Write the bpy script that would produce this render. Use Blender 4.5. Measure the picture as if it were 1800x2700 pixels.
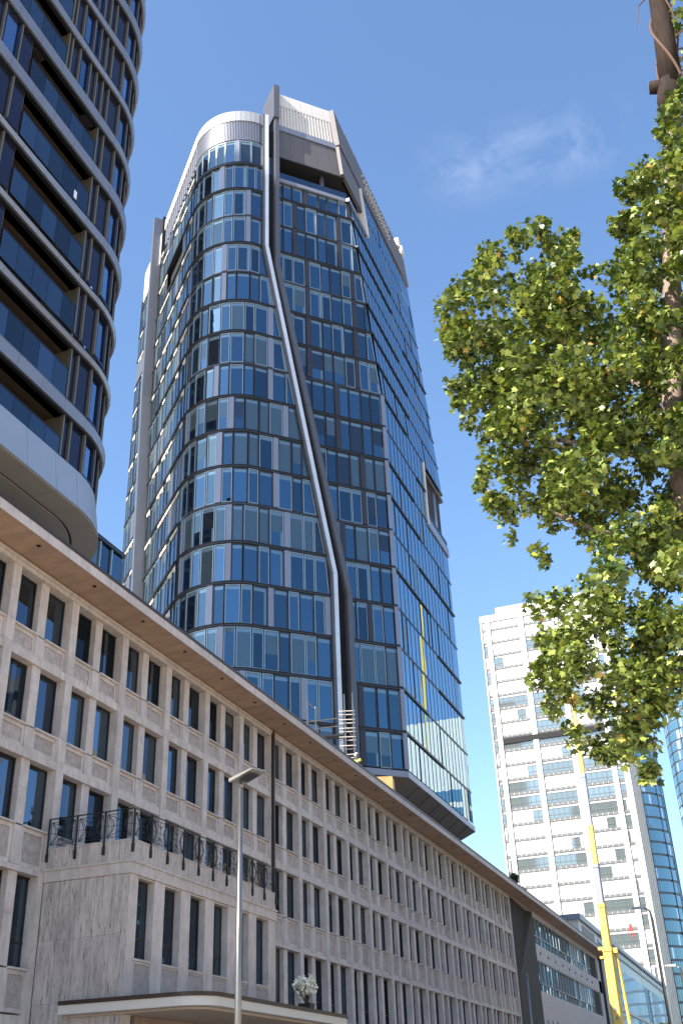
import bpy, bmesh, math, random
from mathutils import Vector, Matrix
R_ = math.radians
rng = random.Random(11)
for o in list(bpy.data.objects): bpy.data.objects.remove(o)
SC = bpy.context.scene
COL = SC.collection

# ------------------------------------------------------------------ camera
cam_d = bpy.data.cameras.new('camera'); cam = bpy.data.objects.new('camera', cam_d); COL.objects.link(cam)
cam_d.sensor_fit = 'VERTICAL'; cam_d.sensor_height = 36.0; cam_d.lens = 36.962
cam_d.clip_start = 0.1; cam_d.clip_end = 4000
_r = Vector((0.93392658, 0.35576978, -0.03477086)); _u = Vector((0.20554818, -0.45489529, 0.86649883)); _f = Vector((-0.292457, 0.81639337, 0.49796663))
_m = Matrix((_r, _u, -_f)).transposed().to_4x4(); _m.translation = Vector((22.245, 0.0, 1.6))
cam.matrix_world = _m
SC.camera = cam

# ------------------------------------------------------------------ light
SUN = Vector((-0.5446*0.777, -0.8386*0.777, 0.629)).normalized()      # towards the sun
EL = math.asin(SUN.z)
world = bpy.data.worlds.new('World'); SC.world = world; world.use_nodes = True
wn = world.node_tree.nodes; wl = world.node_tree.links; wn.clear()
wo = wn.new('ShaderNodeOutputWorld'); bg = wn.new('ShaderNodeBackground'); sky = wn.new('ShaderNodeTexSky')
sky.sky_type = 'NISHITA'; sky.sun_disc = False; sky.sun_elevation = EL
sky.sun_rotation = math.atan2(SUN.x, SUN.y)
sky.air_density = 1.25; sky.dust_density = 0.8; sky.ozone_density = 5.5; sky.altitude = 100
bg.inputs['Strength'].default_value = 0.12
# a thin wisp of cirrus in the sky
tc = wn.new('ShaderNodeTexCoord')
cdir = Vector((math.sin(R_(-5.0)), math.cos(R_(-5.0)), 1.08)).normalized()
dp = wn.new('ShaderNodeVectorMath'); dp.operation = 'DOT_PRODUCT'; dp.inputs[1].default_value = cdir
nz = wn.new('ShaderNodeTexNoise'); nz.inputs['Scale'].default_value = 16; nz.inputs['Detail'].default_value = 9; nz.inputs['Roughness'].default_value = 0.62
nz.inputs['Distortion'].default_value = 0.5
mp = wn.new('ShaderNodeMapRange'); mp.inputs[1].default_value = 0.994; mp.inputs[2].default_value = 1.0; mp.interpolation_type = 'SMOOTHSTEP'
mp2 = wn.new('ShaderNodeMapRange'); mp2.inputs[1].default_value = 0.42; mp2.inputs[2].default_value = 0.8
mu = wn.new('ShaderNodeMath'); mu.operation = 'MULTIPLY'
mu2 = wn.new('ShaderNodeMath'); mu2.operation = 'MULTIPLY'; mu2.inputs[1].default_value = 0.18
mixc = wn.new('ShaderNodeMix'); mixc.data_type = 'RGBA'; mixc.inputs[7].default_value = (7.2, 7.0, 7.6, 1)
wl.new(tc.outputs['Generated'], dp.inputs[0]); wl.new(tc.outputs['Generated'], nz.inputs['Vector'])
wl.new(dp.outputs['Value'], mp.inputs[0]); wl.new(nz.outputs['Fac'], mp2.inputs[0])
sxyz = wn.new('ShaderNodeSeparateXYZ'); wl.new(tc.outputs['Generated'], sxyz.inputs[0])
sb = wn.new('ShaderNodeMath'); sb.operation = 'SUBTRACT'; sb.inputs[1].default_value = cdir.z; wl.new(sxyz.outputs['Z'], sb.inputs[0])
ab = wn.new('ShaderNodeMath'); ab.operation = 'ABSOLUTE'; wl.new(sb.outputs[0], ab.inputs[0])
mz = wn.new('ShaderNodeMapRange'); mz.inputs[1].default_value = 0.0; mz.inputs[2].default_value = 0.03; mz.inputs[3].default_value = 1; mz.inputs[4].default_value = 0; mz.interpolation_type = 'SMOOTHSTEP'
wl.new(ab.outputs[0], mz.inputs[0]); mm0 = wn.new('ShaderNodeMath'); mm0.operation = 'MULTIPLY'; wl.new(mp.outputs[0], mm0.inputs[0]); wl.new(mz.outputs[0], mm0.inputs[1])
wl.new(mm0.outputs[0], mu.inputs[0]); wl.new(mp2.outputs[0], mu.inputs[1]); wl.new(mu.outputs[0], mu2.inputs[0])
wl.new(mu2.outputs[0], mixc.inputs[0]); wl.new(sky.outputs['Color'], mixc.inputs[6])
wl.new(mixc.outputs[2], bg.inputs['Color']); wl.new(bg.outputs[0], wo.inputs['Surface'])
sd = bpy.data.lights.new('sun', 'SUN'); sd.energy = 5.0; sd.angle = R_(0.53); sd.color = (1.0, 0.93, 0.82)
so = bpy.data.objects.new('sun', sd); COL.objects.link(so); so.location = (0, -40, 160)
so.rotation_euler = SUN.to_track_quat('Z', 'Y').to_euler()
SC.view_settings.view_transform = 'Standard'; SC.view_settings.look = 'None'
SC.view_settings.exposure = 1.3; SC.view_settings.gamma = 1.0; SC.view_settings.use_curve_mapping = False
SC.render.engine = 'CYCLES'; SC.cycles.max_bounces = 6; SC.cycles.glossy_bounces = 3
SC.cycles.sample_clamp_indirect = 6.0

# ------------------------------------------------------------------ materials
def mat(name, col, rough=0.6, metal=0.0, spec=0.5):
    m = bpy.data.materials.new(name); m.use_nodes = True
    b = m.node_tree.nodes['Principled BSDF']
    b.inputs['Base Color'].default_value = (*col, 1); b.inputs['Roughness'].default_value = rough
    b.inputs['Metallic'].default_value = metal; b.inputs['Specular IOR Level'].default_value = spec
    return m
def vary(m, scale=(1, 1, 1), size=2.0, amt=0.25, detail=6, second=None, bump=0.0, objrand=0.0):
    """noise grain on the base colour, optional dark pits and relief, small change from piece to piece"""
    nt = m.node_tree; n = nt.nodes; l = nt.links; b = n['Principled BSDF']
    base = tuple(b.inputs['Base Color'].default_value)
    g = n.new('ShaderNodeNewGeometry'); vm = n.new('ShaderNodeVectorMath'); vm.operation = 'MULTIPLY'; vm.inputs[1].default_value = scale
    l.new(g.outputs['Position'], vm.inputs[0])
    t = n.new('ShaderNodeTexNoise'); t.inputs['Scale'].default_value = size; t.inputs['Detail'].default_value = detail; t.inputs['Roughness'].default_value = 0.65
    l.new(vm.outputs[0], t.inputs['Vector'])
    mr = n.new('ShaderNodeMapRange'); mr.inputs[1].default_value = 0.3; mr.inputs[2].default_value = 0.7
    mr.inputs[3].default_value = 1 - amt; mr.inputs[4].default_value = 1 + amt
    l.new(t.outputs['Fac'], mr.inputs[0])
    val = mr.outputs[0]
    if objrand:
        oi = n.new('ShaderNodeObjectInfo'); m2 = n.new('ShaderNodeMapRange'); m2.inputs[3].default_value = 1 - objrand; m2.inputs[4].default_value = 1 + objrand
        l.new(oi.outputs['Random'], m2.inputs[0]); mm = n.new('ShaderNodeMath'); mm.operation = 'MULTIPLY'
        l.new(val, mm.inputs[0]); l.new(m2.outputs[0], mm.inputs[1]); val = mm.outputs[0]
    if second:
        sc2, sz2, th, dark = second
        v2 = n.new('ShaderNodeVectorMath'); v2.operation = 'MULTIPLY'; v2.inputs[1].default_value = sc2
        l.new(g.outputs['Position'], v2.inputs[0])
        t2 = n.new('ShaderNodeTexNoise'); t2.inputs['Scale'].default_value = sz2; t2.inputs['Detail'].default_value = 5; t2.inputs['Roughness'].default_value = 0.7
        l.new(v2.outputs[0], t2.inputs['Vector'])
        m3 = n.new('ShaderNodeMapRange'); m3.inputs[1].default_value = th; m3.inputs[2].default_value = th + 0.09; m3.inputs[3].default_value = 1; m3.inputs[4].default_value = dark
        l.new(t2.outputs['Fac'], m3.inputs[0]); mm = n.new('ShaderNodeMath'); mm.operation = 'MULTIPLY'
        l.new(val, mm.inputs[0]); l.new(m3.outputs[0], mm.inputs[1]); val = mm.outputs[0]
    vs = n.new('ShaderNodeVectorMath'); vs.operation = 'SCALE'; vs.inputs[0].default_value = base[:3]
    l.new(val, vs.inputs['Scale']); l.new(vs.outputs[0], b.inputs['Base Color'])
    if bump:
        bp = n.new('ShaderNodeBump'); bp.inputs['Strength'].default_value = bump; bp.inputs['Distance'].default_value = 0.02
        l.new(t.outputs['Fac'], bp.inputs['Height']); l.new(bp.outputs[0], b.inputs['Normal'])
    return m
def glass(name, dark, face, edge, rough=0.015, wav=0.0, wsize=0.5, dvar=0.0, lo=0.04, hi=0.75):
    """coated facade glass: dark room behind, tinted mirror in front, stronger at a grazing view"""
    m = bpy.data.materials.new(name); m.use_nodes = True; nt = m.node_tree; n = nt.nodes; l = nt.links; n.clear()
    out = n.new('ShaderNodeOutputMaterial'); d = n.new('ShaderNodeBsdfDiffuse'); g = n.new('ShaderNodeBsdfGlossy'); a = n.new('ShaderNodeAddShader')
    d.inputs['Color'].default_value = (*dark, 1); g.inputs['Roughness'].default_value = rough
    lw = n.new('ShaderNodeFresnel'); lw.inputs['IOR'].default_value = 1.5
    mr = n.new('ShaderNodeMapRange'); mr.inputs[1].default_value = lo; mr.inputs[2].default_value = hi
    mx = n.new('ShaderNodeMix'); mx.data_type = 'RGBA'; mx.inputs[6].default_value = (*face, 1); mx.inputs[7].default_value = (*edge, 1)
    l.new(lw.outputs[0], mr.inputs[0]); l.new(mr.outputs[0], mx.inputs[0])
    oi = n.new('ShaderNodeObjectInfo')
    if dvar:
        m2 = n.new('ShaderNodeMapRange'); m2.inputs[3].default_value = 1 - dvar; m2.inputs[4].default_value = 1 + dvar
        l.new(oi.outputs['Random'], m2.inputs[0]); vs = n.new('ShaderNodeVectorMath'); vs.operation = 'SCALE'
        l.new(mx.outputs[2], vs.inputs[0]); l.new(m2.outputs[0], vs.inputs['Scale']); l.new(vs.outputs[0], g.inputs['Color'])
    else:
        l.new(mx.outputs[2], g.inputs['Color'])
    if wav:
        ge = n.new('ShaderNodeNewGeometry'); t = n.new('ShaderNodeTexNoise'); t.inputs['Scale'].default_value = wsize; t.inputs['Detail'].default_value = 1
        l.new(ge.outputs['Position'], t.inputs['Vector']); bp = n.new('ShaderNodeBump'); bp.inputs['Strength'].default_value = wav; bp.inputs['Distance'].default_value = 0.05
        l.new(t.outputs['Fac'], bp.inputs['Height']); l.new(bp.outputs[0], g.inputs['Normal'])
    l.new(d.outputs[0], a.inputs[0]); l.new(g.outputs[0], a.inputs[1]); l.new(a.outputs[0], out.inputs['Surface'])
    return m
M = {}
M['stone'] = vary(mat('travertine', (0.54, 0.465, 0.42), 0.75), (1, 1, 0.45), 3.0, 0.20, second=((6, 6, 1.6), 3.0, 0.60, 0.55), bump=0.25, objrand=0.07)
M['stone_panel'] = vary(mat('grey_stone_panel', (0.40, 0.335, 0.305), 0.8), (1, 1, 1), 4.0, 0.22, second=((4, 4, 4), 4.0, 0.62, 0.7), objrand=0.10)
M['slab'] = vary(mat('travertine_slab', (0.45, 0.385, 0.35), 0.75), (2.2, 2.2, 0.25), 3.5, 0.30, second=((9, 9, 1.1), 2.6, 0.55, 0.36), bump=0.25, objrand=0.05)
M['joint'] = mat('dark_joint', (0.10, 0.085, 0.078), 0.9)
M['soffit'] = vary(mat('bounce_tinted_travertine', (0.40, 0.265, 0.18), 0.75), (0.6, 2.2, 1), 1.1, 0.22, second=((1.5, 8, 1), 1.5, 0.60, 0.72), objrand=0.08)  # same travertine, with warm light bounced off the street put into its colour
M['copper'] = mat('brown_copper_edge', (0.055, 0.030, 0.022), 0.45, 0.3)
M['win_frame'] = mat('dark_window_frame', (0.012, 0.012, 0.013), 0.4)
M['win_glass'] = glass('office_glass', (0.006, 0.008, 0.009), (0.055, 0.075, 0.105), (0.35, 0.40, 0.45), 0.01, 0.12, 0.8, dvar=0.8)
M['curtain'] = glass('curtain_behind_glass', (0.030, 0.038, 0.040), (0.05, 0.07, 0.10), (0.35, 0.4, 0.45), 0.01)
M['roller'] = glass('roller_blind_behind_glass', (0.060, 0.062, 0.060), (0.045, 0.06, 0.08), (0.35, 0.4, 0.45), 0.01)
M['amber'] = glass('amber_box_behind_glass', (0.22, 0.13, 0.008), (0.04, 0.05, 0.06), (0.35, 0.4, 0.45), 0.01)
M['metal_dark'] = mat('black_iron', (0.012, 0.012, 0.013), 0.5)
M['canopy_white'] = mat('canopy_white_paint', (0.62, 0.56, 0.49), 0.5)
M['canopy_soffit'] = vary(mat('canopy_soffit', (0.46, 0.37, 0.29), 0.7), size=0.5, amt=0.06)
M['brown_stone'] = vary(mat('brown_stone', (0.30, 0.20, 0.15), 0.8), size=3, amt=0.2)
M['bronze'] = vary(mat('bronze_cladding', (0.050, 0.039, 0.032), 0.85, 0, 0.2), size=0.6, amt=0.12)
M['greycl'] = vary(mat('grey_green_cladding', (0.085, 0.078, 0.066), 0.85, 0, 0.2), size=0.6, amt=0.12)
M['roof'] = mat('gravel_roof', (0.28, 0.26, 0.24), 0.9)
# main tower
M['t_glass'] = glass('tower_glass', (0.006, 0.009, 0.012), (0.075, 0.135, 0.19), (0.58, 0.70, 0.80), 0.008, 0.10, 0.35, dvar=0.40)
M['t_glass_l'] = glass('tower_glass_side', (0.006, 0.010, 0.015), (0.16, 0.27, 0.36), (0.52, 0.64, 0.74), 0.008, 0.05, 0.3)
M['t_head'] = glass('tower_glass_head', (0.09, 0.12, 0.135), (0.12, 0.18, 0.21), (0.5, 0.6, 0.65), 0.1)
M['t_blind'] = glass('lowered_blind', (0.045, 0.06, 0.063), (0.07, 0.11, 0.13), (0.5, 0.58, 0.62), 0.02)
M['t_blind_dark'] = glass('lowered_dark_blind', (0.015, 0.018, 0.022), (0.05, 0.07, 0.09), (0.5, 0.55, 0.6), 0.02)
M['alu'] = vary(mat('pale_aluminium', (0.26, 0.27, 0.32), 0.42, 0.4), size=0.25, amt=0.06)
M['alu_frame'] = mat('pale_frame', (0.33, 0.41, 0.46), 0.35, 0.4)
M['alu_sun_dimmed'] = vary(mat('sun_dimmed_aluminium', (0.155, 0.163, 0.19), 0.42, 0.45), size=0.25, amt=0.06)  # darker copy of the pale aluminium, toned down for the sunlit left face
M['frame_sun_dimmed'] = mat('sun_dimmed_frame', (0.17, 0.21, 0.235), 0.35, 0.5)  # darker copy of the pale frame, toned down for the same sunlit face
M['frame_mid'] = mat('slate_frame', (0.06, 0.068, 0.08), 0.4, 0.4)
M['ledge_grey'] = mat('ledge_grey', (0.075, 0.078, 0.09), 0.45, 0.4)
M['crown'] = vary(mat('crown_cladding', (0.31, 0.32, 0.34), 0.5, 0.2), size=0.4, amt=0.05)
M['alu_dark'] = mat('charcoal_aluminium', (0.045, 0.042, 0.052), 0.4, 0.3)
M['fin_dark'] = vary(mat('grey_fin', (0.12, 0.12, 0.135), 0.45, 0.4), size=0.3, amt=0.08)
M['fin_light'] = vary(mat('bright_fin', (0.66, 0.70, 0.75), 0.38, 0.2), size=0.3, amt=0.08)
M['ledge'] = mat('black_ledge', (0.012, 0.013, 0.016), 0.45)
M['screen'] = vary(mat('grey_screen', (0.60, 0.57, 0.54), 0.65, 0.0), size=0.4, amt=0.06)
M['screen_d'] = vary(mat('brown_grey_panel', (0.115, 0.105, 0.11), 0.6, 0.1), size=0.4, amt=0.06)
M['soffit_brown'] = vary(mat('brown_soffit', (0.085, 0.065, 0.055), 0.6), size=0.5, amt=0.12)
M['dark'] = mat('dark_interior', (0.01, 0.01, 0.011), 0.8)
M['cream'] = mat('cream_panel', (0.62, 0.58, 0.52), 0.6)
# round tower
M['r_band'] = vary(mat('silver_band', (0.23, 0.23, 0.26), 0.36, 0.5), size=0.5, amt=0.07)
M['r_glass'] = glass('round_tower_glass', (0.005, 0.008, 0.012), (0.15, 0.23, 0.36), (0.6, 0.7, 0.8), 0.01, 0.10, 0.4, dvar=0.25)
M['r_panel'] = glass('navy_panel', (0.012, 0.012, 0.020), (0.022, 0.026, 0.040), (0.4, 0.42, 0.5), 0.08)
M['r_gold'] = mat('bronze_mullion', (0.19, 0.165, 0.12), 0.4, 0.5)
M['r_guard'] = glass('guard_glass', (0.008, 0.012, 0.017), (0.05, 0.072, 0.10), (0.45, 0.5, 0.6), 0.03, 0.1, 0.7, dvar=0.4)
M['r_soffit'] = vary(mat('dark_timber_soffit', (0.05, 0.036, 0.026), 0.6), size=1.0, amt=0.15)
M['r_fascia'] = vary(mat('grey_fascia', (0.36, 0.39, 0.44), 0.45, 0.35), size=0.3, amt=0.05)
M['r_under'] = vary(mat('cream_underside', (0.36, 0.32, 0.27), 0.6), size=0.4, amt=0.06)
# others
M['slate'] = mat('slate_cladding', (0.10, 0.13, 0.15), 0.5, 0.2)
M['white'] = vary(mat('white_stone', (0.70, 0.66, 0.59), 0.6), size=0.3, amt=0.06)
M['white_panel'] = vary(mat('white_shutter_panel', (0.50, 0.50, 0.50), 0.5), (1, 1, 0.1), 0.7, 0.10)
M['w_glass'] = glass('green_glass', (0.10, 0.125, 0.13), (0.16, 0.19, 0.19), (0.6, 0.68, 0.72), 0.03, dvar=0.3)
M['w_dark'] = mat('dark_slot', (0.13, 0.135, 0.14), 0.5)
M['blue_glass'] = glass('blue_tower_glass', (0.05, 0.10, 0.13), (0.16, 0.25, 0.30), (0.42, 0.50, 0.55), 0.03, 0.3, 0.15)
M['pale_glass'] = glass('pale_glass', (0.24, 0.30, 0.35), (0.32, 0.40, 0.46), (0.8, 0.88, 0.95), 0.05)
M['yellow'] = vary(mat('crane_yellow', (0.80, 0.56, 0.13), 0.4), size=0.8, amt=0.06)
M['crane_grey'] = mat('crane_grey', (0.30, 0.31, 0.33), 0.45, 0.2)
M['red'] = mat('red_paint', (0.6, 0.03, 0.02), 0.45)
M['galv'] = vary(mat('galvanised_steel', (0.24, 0.23, 0.22), 0.3, 0.8), (1, 1, 0.3), 3, 0.12)
M['lamp_grey'] = mat('lamp_grey', (0.34, 0.33, 0.31), 0.4, 0.5)
M['ply'] = vary(mat('plywood', (0.55, 0.36, 0.14), 0.6), size=2, amt=0.15)
M['hivis'] = mat('hivis_yellow', (0.72, 0.72, 0.12), 0.7)
M['skin'] = mat('skin', (0.5, 0.3, 0.22), 0.6)
M['helmet'] = mat('white_helmet', (0.8, 0.8, 0.78), 0.35)
M['trousers'] = mat('dark_trousers', (0.03, 0.03, 0.04), 0.8)
M['petal'] = mat('white_petal', (0.80, 0.76, 0.62), 0.6)
M['straw'] = mat('dry_straw', (0.42, 0.29, 0.13), 0.7)
M['asphalt'] = vary(mat('asphalt', (0.10, 0.092, 0.082), 0.9), size=2, amt=0.2)
M['paving'] = vary(mat('granite_paving', (0.52, 0.44, 0.35), 0.8), size=1.5, amt=0.15)  # unseen ground, made pale and warm to bounce light onto the eave
M['marking'] = mat('road_marking', (0.7, 0.7, 0.68), 0.7)
M['bark'] = vary(mat('plane_bark', (0.27, 0.20, 0.16), 0.85), (1, 1, 0.5), 5.0, 0.5, bump=0.6)
M['bark_dark'] = vary(mat('dark_bark', (0.030, 0.020, 0.016), 0.95, 0, 0.2), (3, 3, 0.35), 4.0, 0.45, bump=0.8)
M['vine'] = mat('vine_stem', (0.10, 0.055, 0.036), 0.85)
M['cut'] = mat('cut_wood', (0.20, 0.10, 0.065), 0.8)
def leaf_mat(name, a, b, c):
    m = bpy.data.materials.new(name); m.use_nodes = True; nt = m.node_tree; n = nt.nodes; l = nt.links
    p = n['Principled BSDF']; out = n['Material Output']
    at = n.new('ShaderNodeAttribute'); at.attribute_name = 'tone'
    oi = n.new('ShaderNodeObjectInfo'); ad = n.new('ShaderNodeMath'); ad.operation = 'ADD'
    cr = n.new('ShaderNodeValToRGB'); e = cr.color_ramp.elements
    e[0].position = 0; e[0].color = (*a, 1); e[1].position = 0.93; e[1].color = (*b, 1); x = e.new(0.97); x.color = (*c, 1)
    l.new(at.outputs['Fac'], ad.inputs[0]); ad.inputs[1].default_value = 0.0; l.new(ad.outputs[0], cr.inputs[0])
    l.new(cr.outputs[0], p.inputs['Base Color']); p.inputs['Roughness'].default_value = 0.36; p.inputs['Specular IOR Level'].default_value = 0.5
    tr = n.new('ShaderNodeBsdfTranslucent'); hs = n.new('ShaderNodeHueSaturation'); hs.inputs['Value'].default_value = 1.5; hs.inputs['Saturation'].default_value = 1.15
    l.new(cr.outputs[0], hs.inputs['Color']); l.new(hs.outputs[0], tr.inputs['Color'])
    mx = n.new('ShaderNodeMixShader'); mx.inputs[0].default_value = 0.13
    l.new(p.outputs[0], mx.inputs[1]); l.new(tr.outputs[0], mx.inputs[2]); l.new(mx.outputs[0], out.inputs['Surface'])
    return m
M['leaf'] = leaf_mat('plane_leaf', (0.030, 0.060, 0.010), (0.37, 0.43, 0.095), (0.45, 0.30, 0.08))
M['leaf2'] = leaf_mat('shrub_leaf', (0.04, 0.06, 0.02), (0.10, 0.12, 0.04), (0.18, 0.12, 0.05))

# ------------------------------------------------------------------ helpers
class MB:
    def __init__(s): s.v = []; s.f = []; s.m = []; s.tone = []
    def face(s, pts, mi=0, tone=0.0):
        i = len(s.v); s.v.extend([tuple(p) for p in pts]); s.f.append(tuple(range(i, i+len(pts)))); s.m.append(mi); s.tone.append(tone)
    def hexa(s, a, b, mi=0):
        """a, b: matching loops (4+ points) joined into a closed solid"""
        i = len(s.v); k = len(a); s.v.extend([tuple(p) for p in a]); s.v.extend([tuple(p) for p in b])
        fs = [tuple(i+k-1-j for j in range(k)), tuple(i+k+j for j in range(k))]
        for j in range(k):
            q = (j+1) % k; fs.append((i+j, i+q, i+k+q, i+k+j))
        for f in fs: s.f.append(f); s.m.append(mi); s.tone.append(0.0)
    def box(s, x0, x1, y0, y1, z0, z1, mi=0):
        s.hexa([(x0, y0, z0), (x1, y0, z0), (x1, y1, z0), (x0, y1, z0)], [(x0, y0, z1), (x1, y0, z1), (x1, y1, z1), (x0, y1, z1)], mi)
    def tube(s, pts, rad, n=8, mi=0, cap=True):
        pts = [Vector(p) for p in pts]; rings = []
        if not hasattr(rad, '__len__'): rad = [rad]*len(pts)
        up = Vector((0.13, 0.27, 1)).normalized()
        for k, p in enumerate(pts):
            d = (pts[min(k+1, len(pts)-1)]-pts[max(k-1, 0)]).normalized()
            a = d.cross(up)
            if a.length < 0.05: a = d.cross(Vector((1, 0.2, 0)))
            a.normalize(); b = d.cross(a)
            base = len(s.v)
            for j in range(n):
                t = 2*math.pi*j/n; s.v.append(tuple(p+rad[k]*(math.cos(t)*a+math.sin(t)*b)))
            rings.append(base)
        for k in range(len(pts)-1):
            for j in range(n):
                q = (j+1) % n; s.f.append((rings[k]+j, rings[k]+q, rings[k+1]+q, rings[k+1]+j)); s.m.append(mi); s.tone.append(0.0)
        if cap:
            s.f.append(tuple(rings[0]+j for j in range(n-1, -1, -1))); s.m.append(mi); s.tone.append(0.0)
            s.f.append(tuple(rings[-1]+j for j in range(n))); s.m.append(mi); s.tone.append(0.0)
    def mesh(s, name, mats, loc=(0, 0, 0), smooth=False, tone=False):
        me = bpy.data.meshes.new(name); lx, ly, lz = loc
        me.from_pydata([(x-lx, y-ly, z-lz) for x, y, z in s.v], [], s.f)
        for m in (mats if isinstance(mats, (list, tuple)) else [mats]): me.materials.append(m)
        me.polygons.foreach_set('material_index', s.m)
        if smooth: me.polygons.foreach_set('use_smooth', [True]*len(s.f))
        if tone:
            at = me.attributes.new('tone', 'FLOAT', 'FACE'); at.data.foreach_set('value', s.tone)
        me.update(); return me
    def build(s, name, mats, parent=None, kind=None, smooth=False, tone=False, loc=None):
        """mesh given in world coordinates; its origin goes to loc (default: the parent's origin)"""
        po = wpos(parent); lo = Vector(loc) if loc is not None else po
        o = bpy.data.objects.new(name, s.mesh(name, mats, lo, smooth, tone)); COL.objects.link(o)
        o.location = lo-po
        if parent: o.parent = parent
        if kind: o['kind'] = kind
        return o
def wpos(o):
    p = Vector((0, 0, 0))
    while o: p = p+Vector(o.location); o = o.parent
    return p
def tag(o, label, cat, group=None, kind=None):
    o['label'] = label; o['category'] = cat
    if group: o['group'] = group
    if kind: o['kind'] = kind
    return o
def thing(name, loc, label, cat, group=None):
    o = bpy.data.objects.new(name, None); COL.objects.link(o); o.location = loc; o.empty_display_size = 0.5
    return tag(o, label, cat, group)
def inst(name, me, parent, wloc, rz=0.0):
    o = bpy.data.objects.new(name, me); COL.objects.link(o)
    if parent: o.parent = parent; o.location = Vector(wloc)-wpos(parent)
    else: o.location = wloc
    if rz: o.rotation_euler = (0, 0, rz)
    return o
def copy_tree(o, parent=None):
    c = o.copy(); COL.objects.link(c)
    if parent: c.parent = parent
    for ch in list(o.children): copy_tree(ch, c)
    return c

# ------------------------------------------------------------------ ground
b = MB(); b.box(-1500, 1500, -1500, 1800, -1.2, -0.15); b.build('ground', M['paving'], kind='structure')
b = MB(); b.box(8.0, 14.5, -120, 420, -0.146, -0.02); b.build('road', M['asphalt'], kind='structure')
b = MB(); b.box(0.0, 7.7, -60, 300, -0.146, 0.10); b.build('pavement', M['paving'], kind='structure')
b = MB(); b.box(14.8, 60.0, -120, 300, -0.146, 0.10); b.build('pavement', M['paving'], kind='structure')
b = MB(); b.box(7.7, 8.0, -60, 300, -0.146, 0.12); b.build('kerb', M['stone'], kind='structure')
b = MB(); b.box(14.5, 14.8, -120, 300, -0.146, 0.12); b.build('kerb', M['stone'], kind='structure')
b = MB()
for k in range(50): b.box(11.2, 11.35, -60+6*k, -57+6*k, -0.02, -0.014)
b.build('road_marking', M['marking'], kind='structure')

# ================================================================== stone office building
SB = thing('stone_office_building', (-6, 60, 0), 'long travertine office block with rows of dark windows under a deep flat eave', 'building')
Y0, BAY, PW = 27.8, 3.7, 0.44
ROWS = [(17.13, 19.20, 19.20), (13.78, 15.95, 16.28), (10.43, 12.60, 12.93), (6.05, 8.90, 9.12)]   # sill, head, ledge above
K0, K1 = -2, 21
wall = MB()
wall.box(-14, -0.62, 12, 165, 0, 19.9)                                     # body behind the front
for k in range(K0, K1+1):                                                 # core of each pier, a little behind its blocks
    y = Y0+k*BAY; wall.box(-0.6, -0.015, y-PW+0.012, y-0.012, 0, 19.2)
wall.build('wall', M['stone'], SB)
b = MB(); b.box(-13.9, 1.25, 12, 165, 19.92, 20.02); b.build('roof', M['roof'], SB)
# piers built of stone blocks
zb = [0.0, 2.3, 4.2, 6.05, 7.6, 9.12, 10.43, 11.7, 12.93, 13.78, 15.0, 16.28, 17.13, 18.3, 19.2]
pm = {}
for i in range(4, len(zb)-1):
    a = MB(); a.box(-0.55, 0, -PW, 0, 0.006, zb[i+1]-zb[i]-0.006); pm[i] = a.mesh('pier_block', M['stone'])
low = MB()
for k in range(K0, K1+1):
    y = Y0+k*BAY
    for i in range(len(zb)-1):
        if i < 4: low.box(-0.55, 0, y-PW, y, zb[i]+0.006, zb[i+1]-0.006); continue
        inst('pier_block', pm[i], SB, (rng.uniform(-0.004, 0.004), y, zb[i]))
low.build('lower_pier_block', M['stone'], SB, kind='stuff')
W1 = (0.0, 1.42); MP = (1.42, 1.90); W2 = (1.90, BAY-PW)
def win_meshes(w, h, rail):
    f = MB(); t = 0.07
    f.box(-0.06, 0, 0, t, 0, h); f.box(-0.06, 0, w-t, w, 0, h); f.box(-0.06, 0, t, w-t, 0, t); f.box(-0.06, 0, t, w-t, h-t, h)
    if rail: f.box(-0.06, 0, t, w-t, rail, rail+0.06)
    g = MB(); g.face([(-0.03, t, t), (-0.03, w-t, t), (-0.03, w-t, h-t), (-0.03, t, h-t)])
    out = [g.mesh('pane', M['win_glass'])]
    for kind in range(5):
        g = MB(); a0, a1, b0, b1 = t, w-t, t, h-t
        if kind == 0: c = a1-(a1-a0)*.38; g.face([(-0.03, a0, b0), (-0.03, c, b0), (-0.03, c, b1), (-0.03, a0, b1)]); g.face([(-0.03, c, b0), (-0.03, a1, b0), (-0.03, a1, b1), (-0.03, c, b1)], 1)
        elif kind == 1: c = b1-(b1-b0)*.3; g.face([(-0.03, a0, b0), (-0.03, a1, b0), (-0.03, a1, c), (-0.03, a0, c)]); g.face([(-0.03, a0, c), (-0.03, a1, c), (-0.03, a1, b1), (-0.03, a0, b1)], 2)
        elif kind == 2: c, d = a0+(a1-a0)*.45, a0+(a1-a0)*.62; g.face([(-0.03, a0, b0), (-0.03, c, b0), (-0.03, c, b1), (-0.03, a0, b1)]); g.face([(-0.03, c, b0), (-0.03, d, b0), (-0.03, d, b1), (-0.03, c, b1)], 1); g.face([(-0.03, d, b0), (-0.03, a1, b0), (-0.03, a1, b1), (-0.03, d, b1)])
        elif kind == 3: c = a0+(a1-a0)*.5; d = b0+(b1-b0)*.16; g.face([(-0.03, a0, b0), (-0.03, c, b0), (-0.03, c, d), (-0.03, a0, d)], 3); g.face([(-0.03, c, b0), (-0.03, a1, b0), (-0.03, a1, b1), (-0.03, c, b1)], 1); g.face([(-0.03, a0, d), (-0.03, c, d), (-0.03, c, b1), (-0.03, a0, b1)])
        else: g.face([(-0.03, a0, b0), (-0.03, a1, b0), (-0.03, a1, b1), (-0.03, a0, b1)], 2)
        out.append(g.mesh('pane', [M['win_glass'], M['curtain'], M['roller'], M['amber']]))
    return f.mesh('window', M['win_frame']), out
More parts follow.
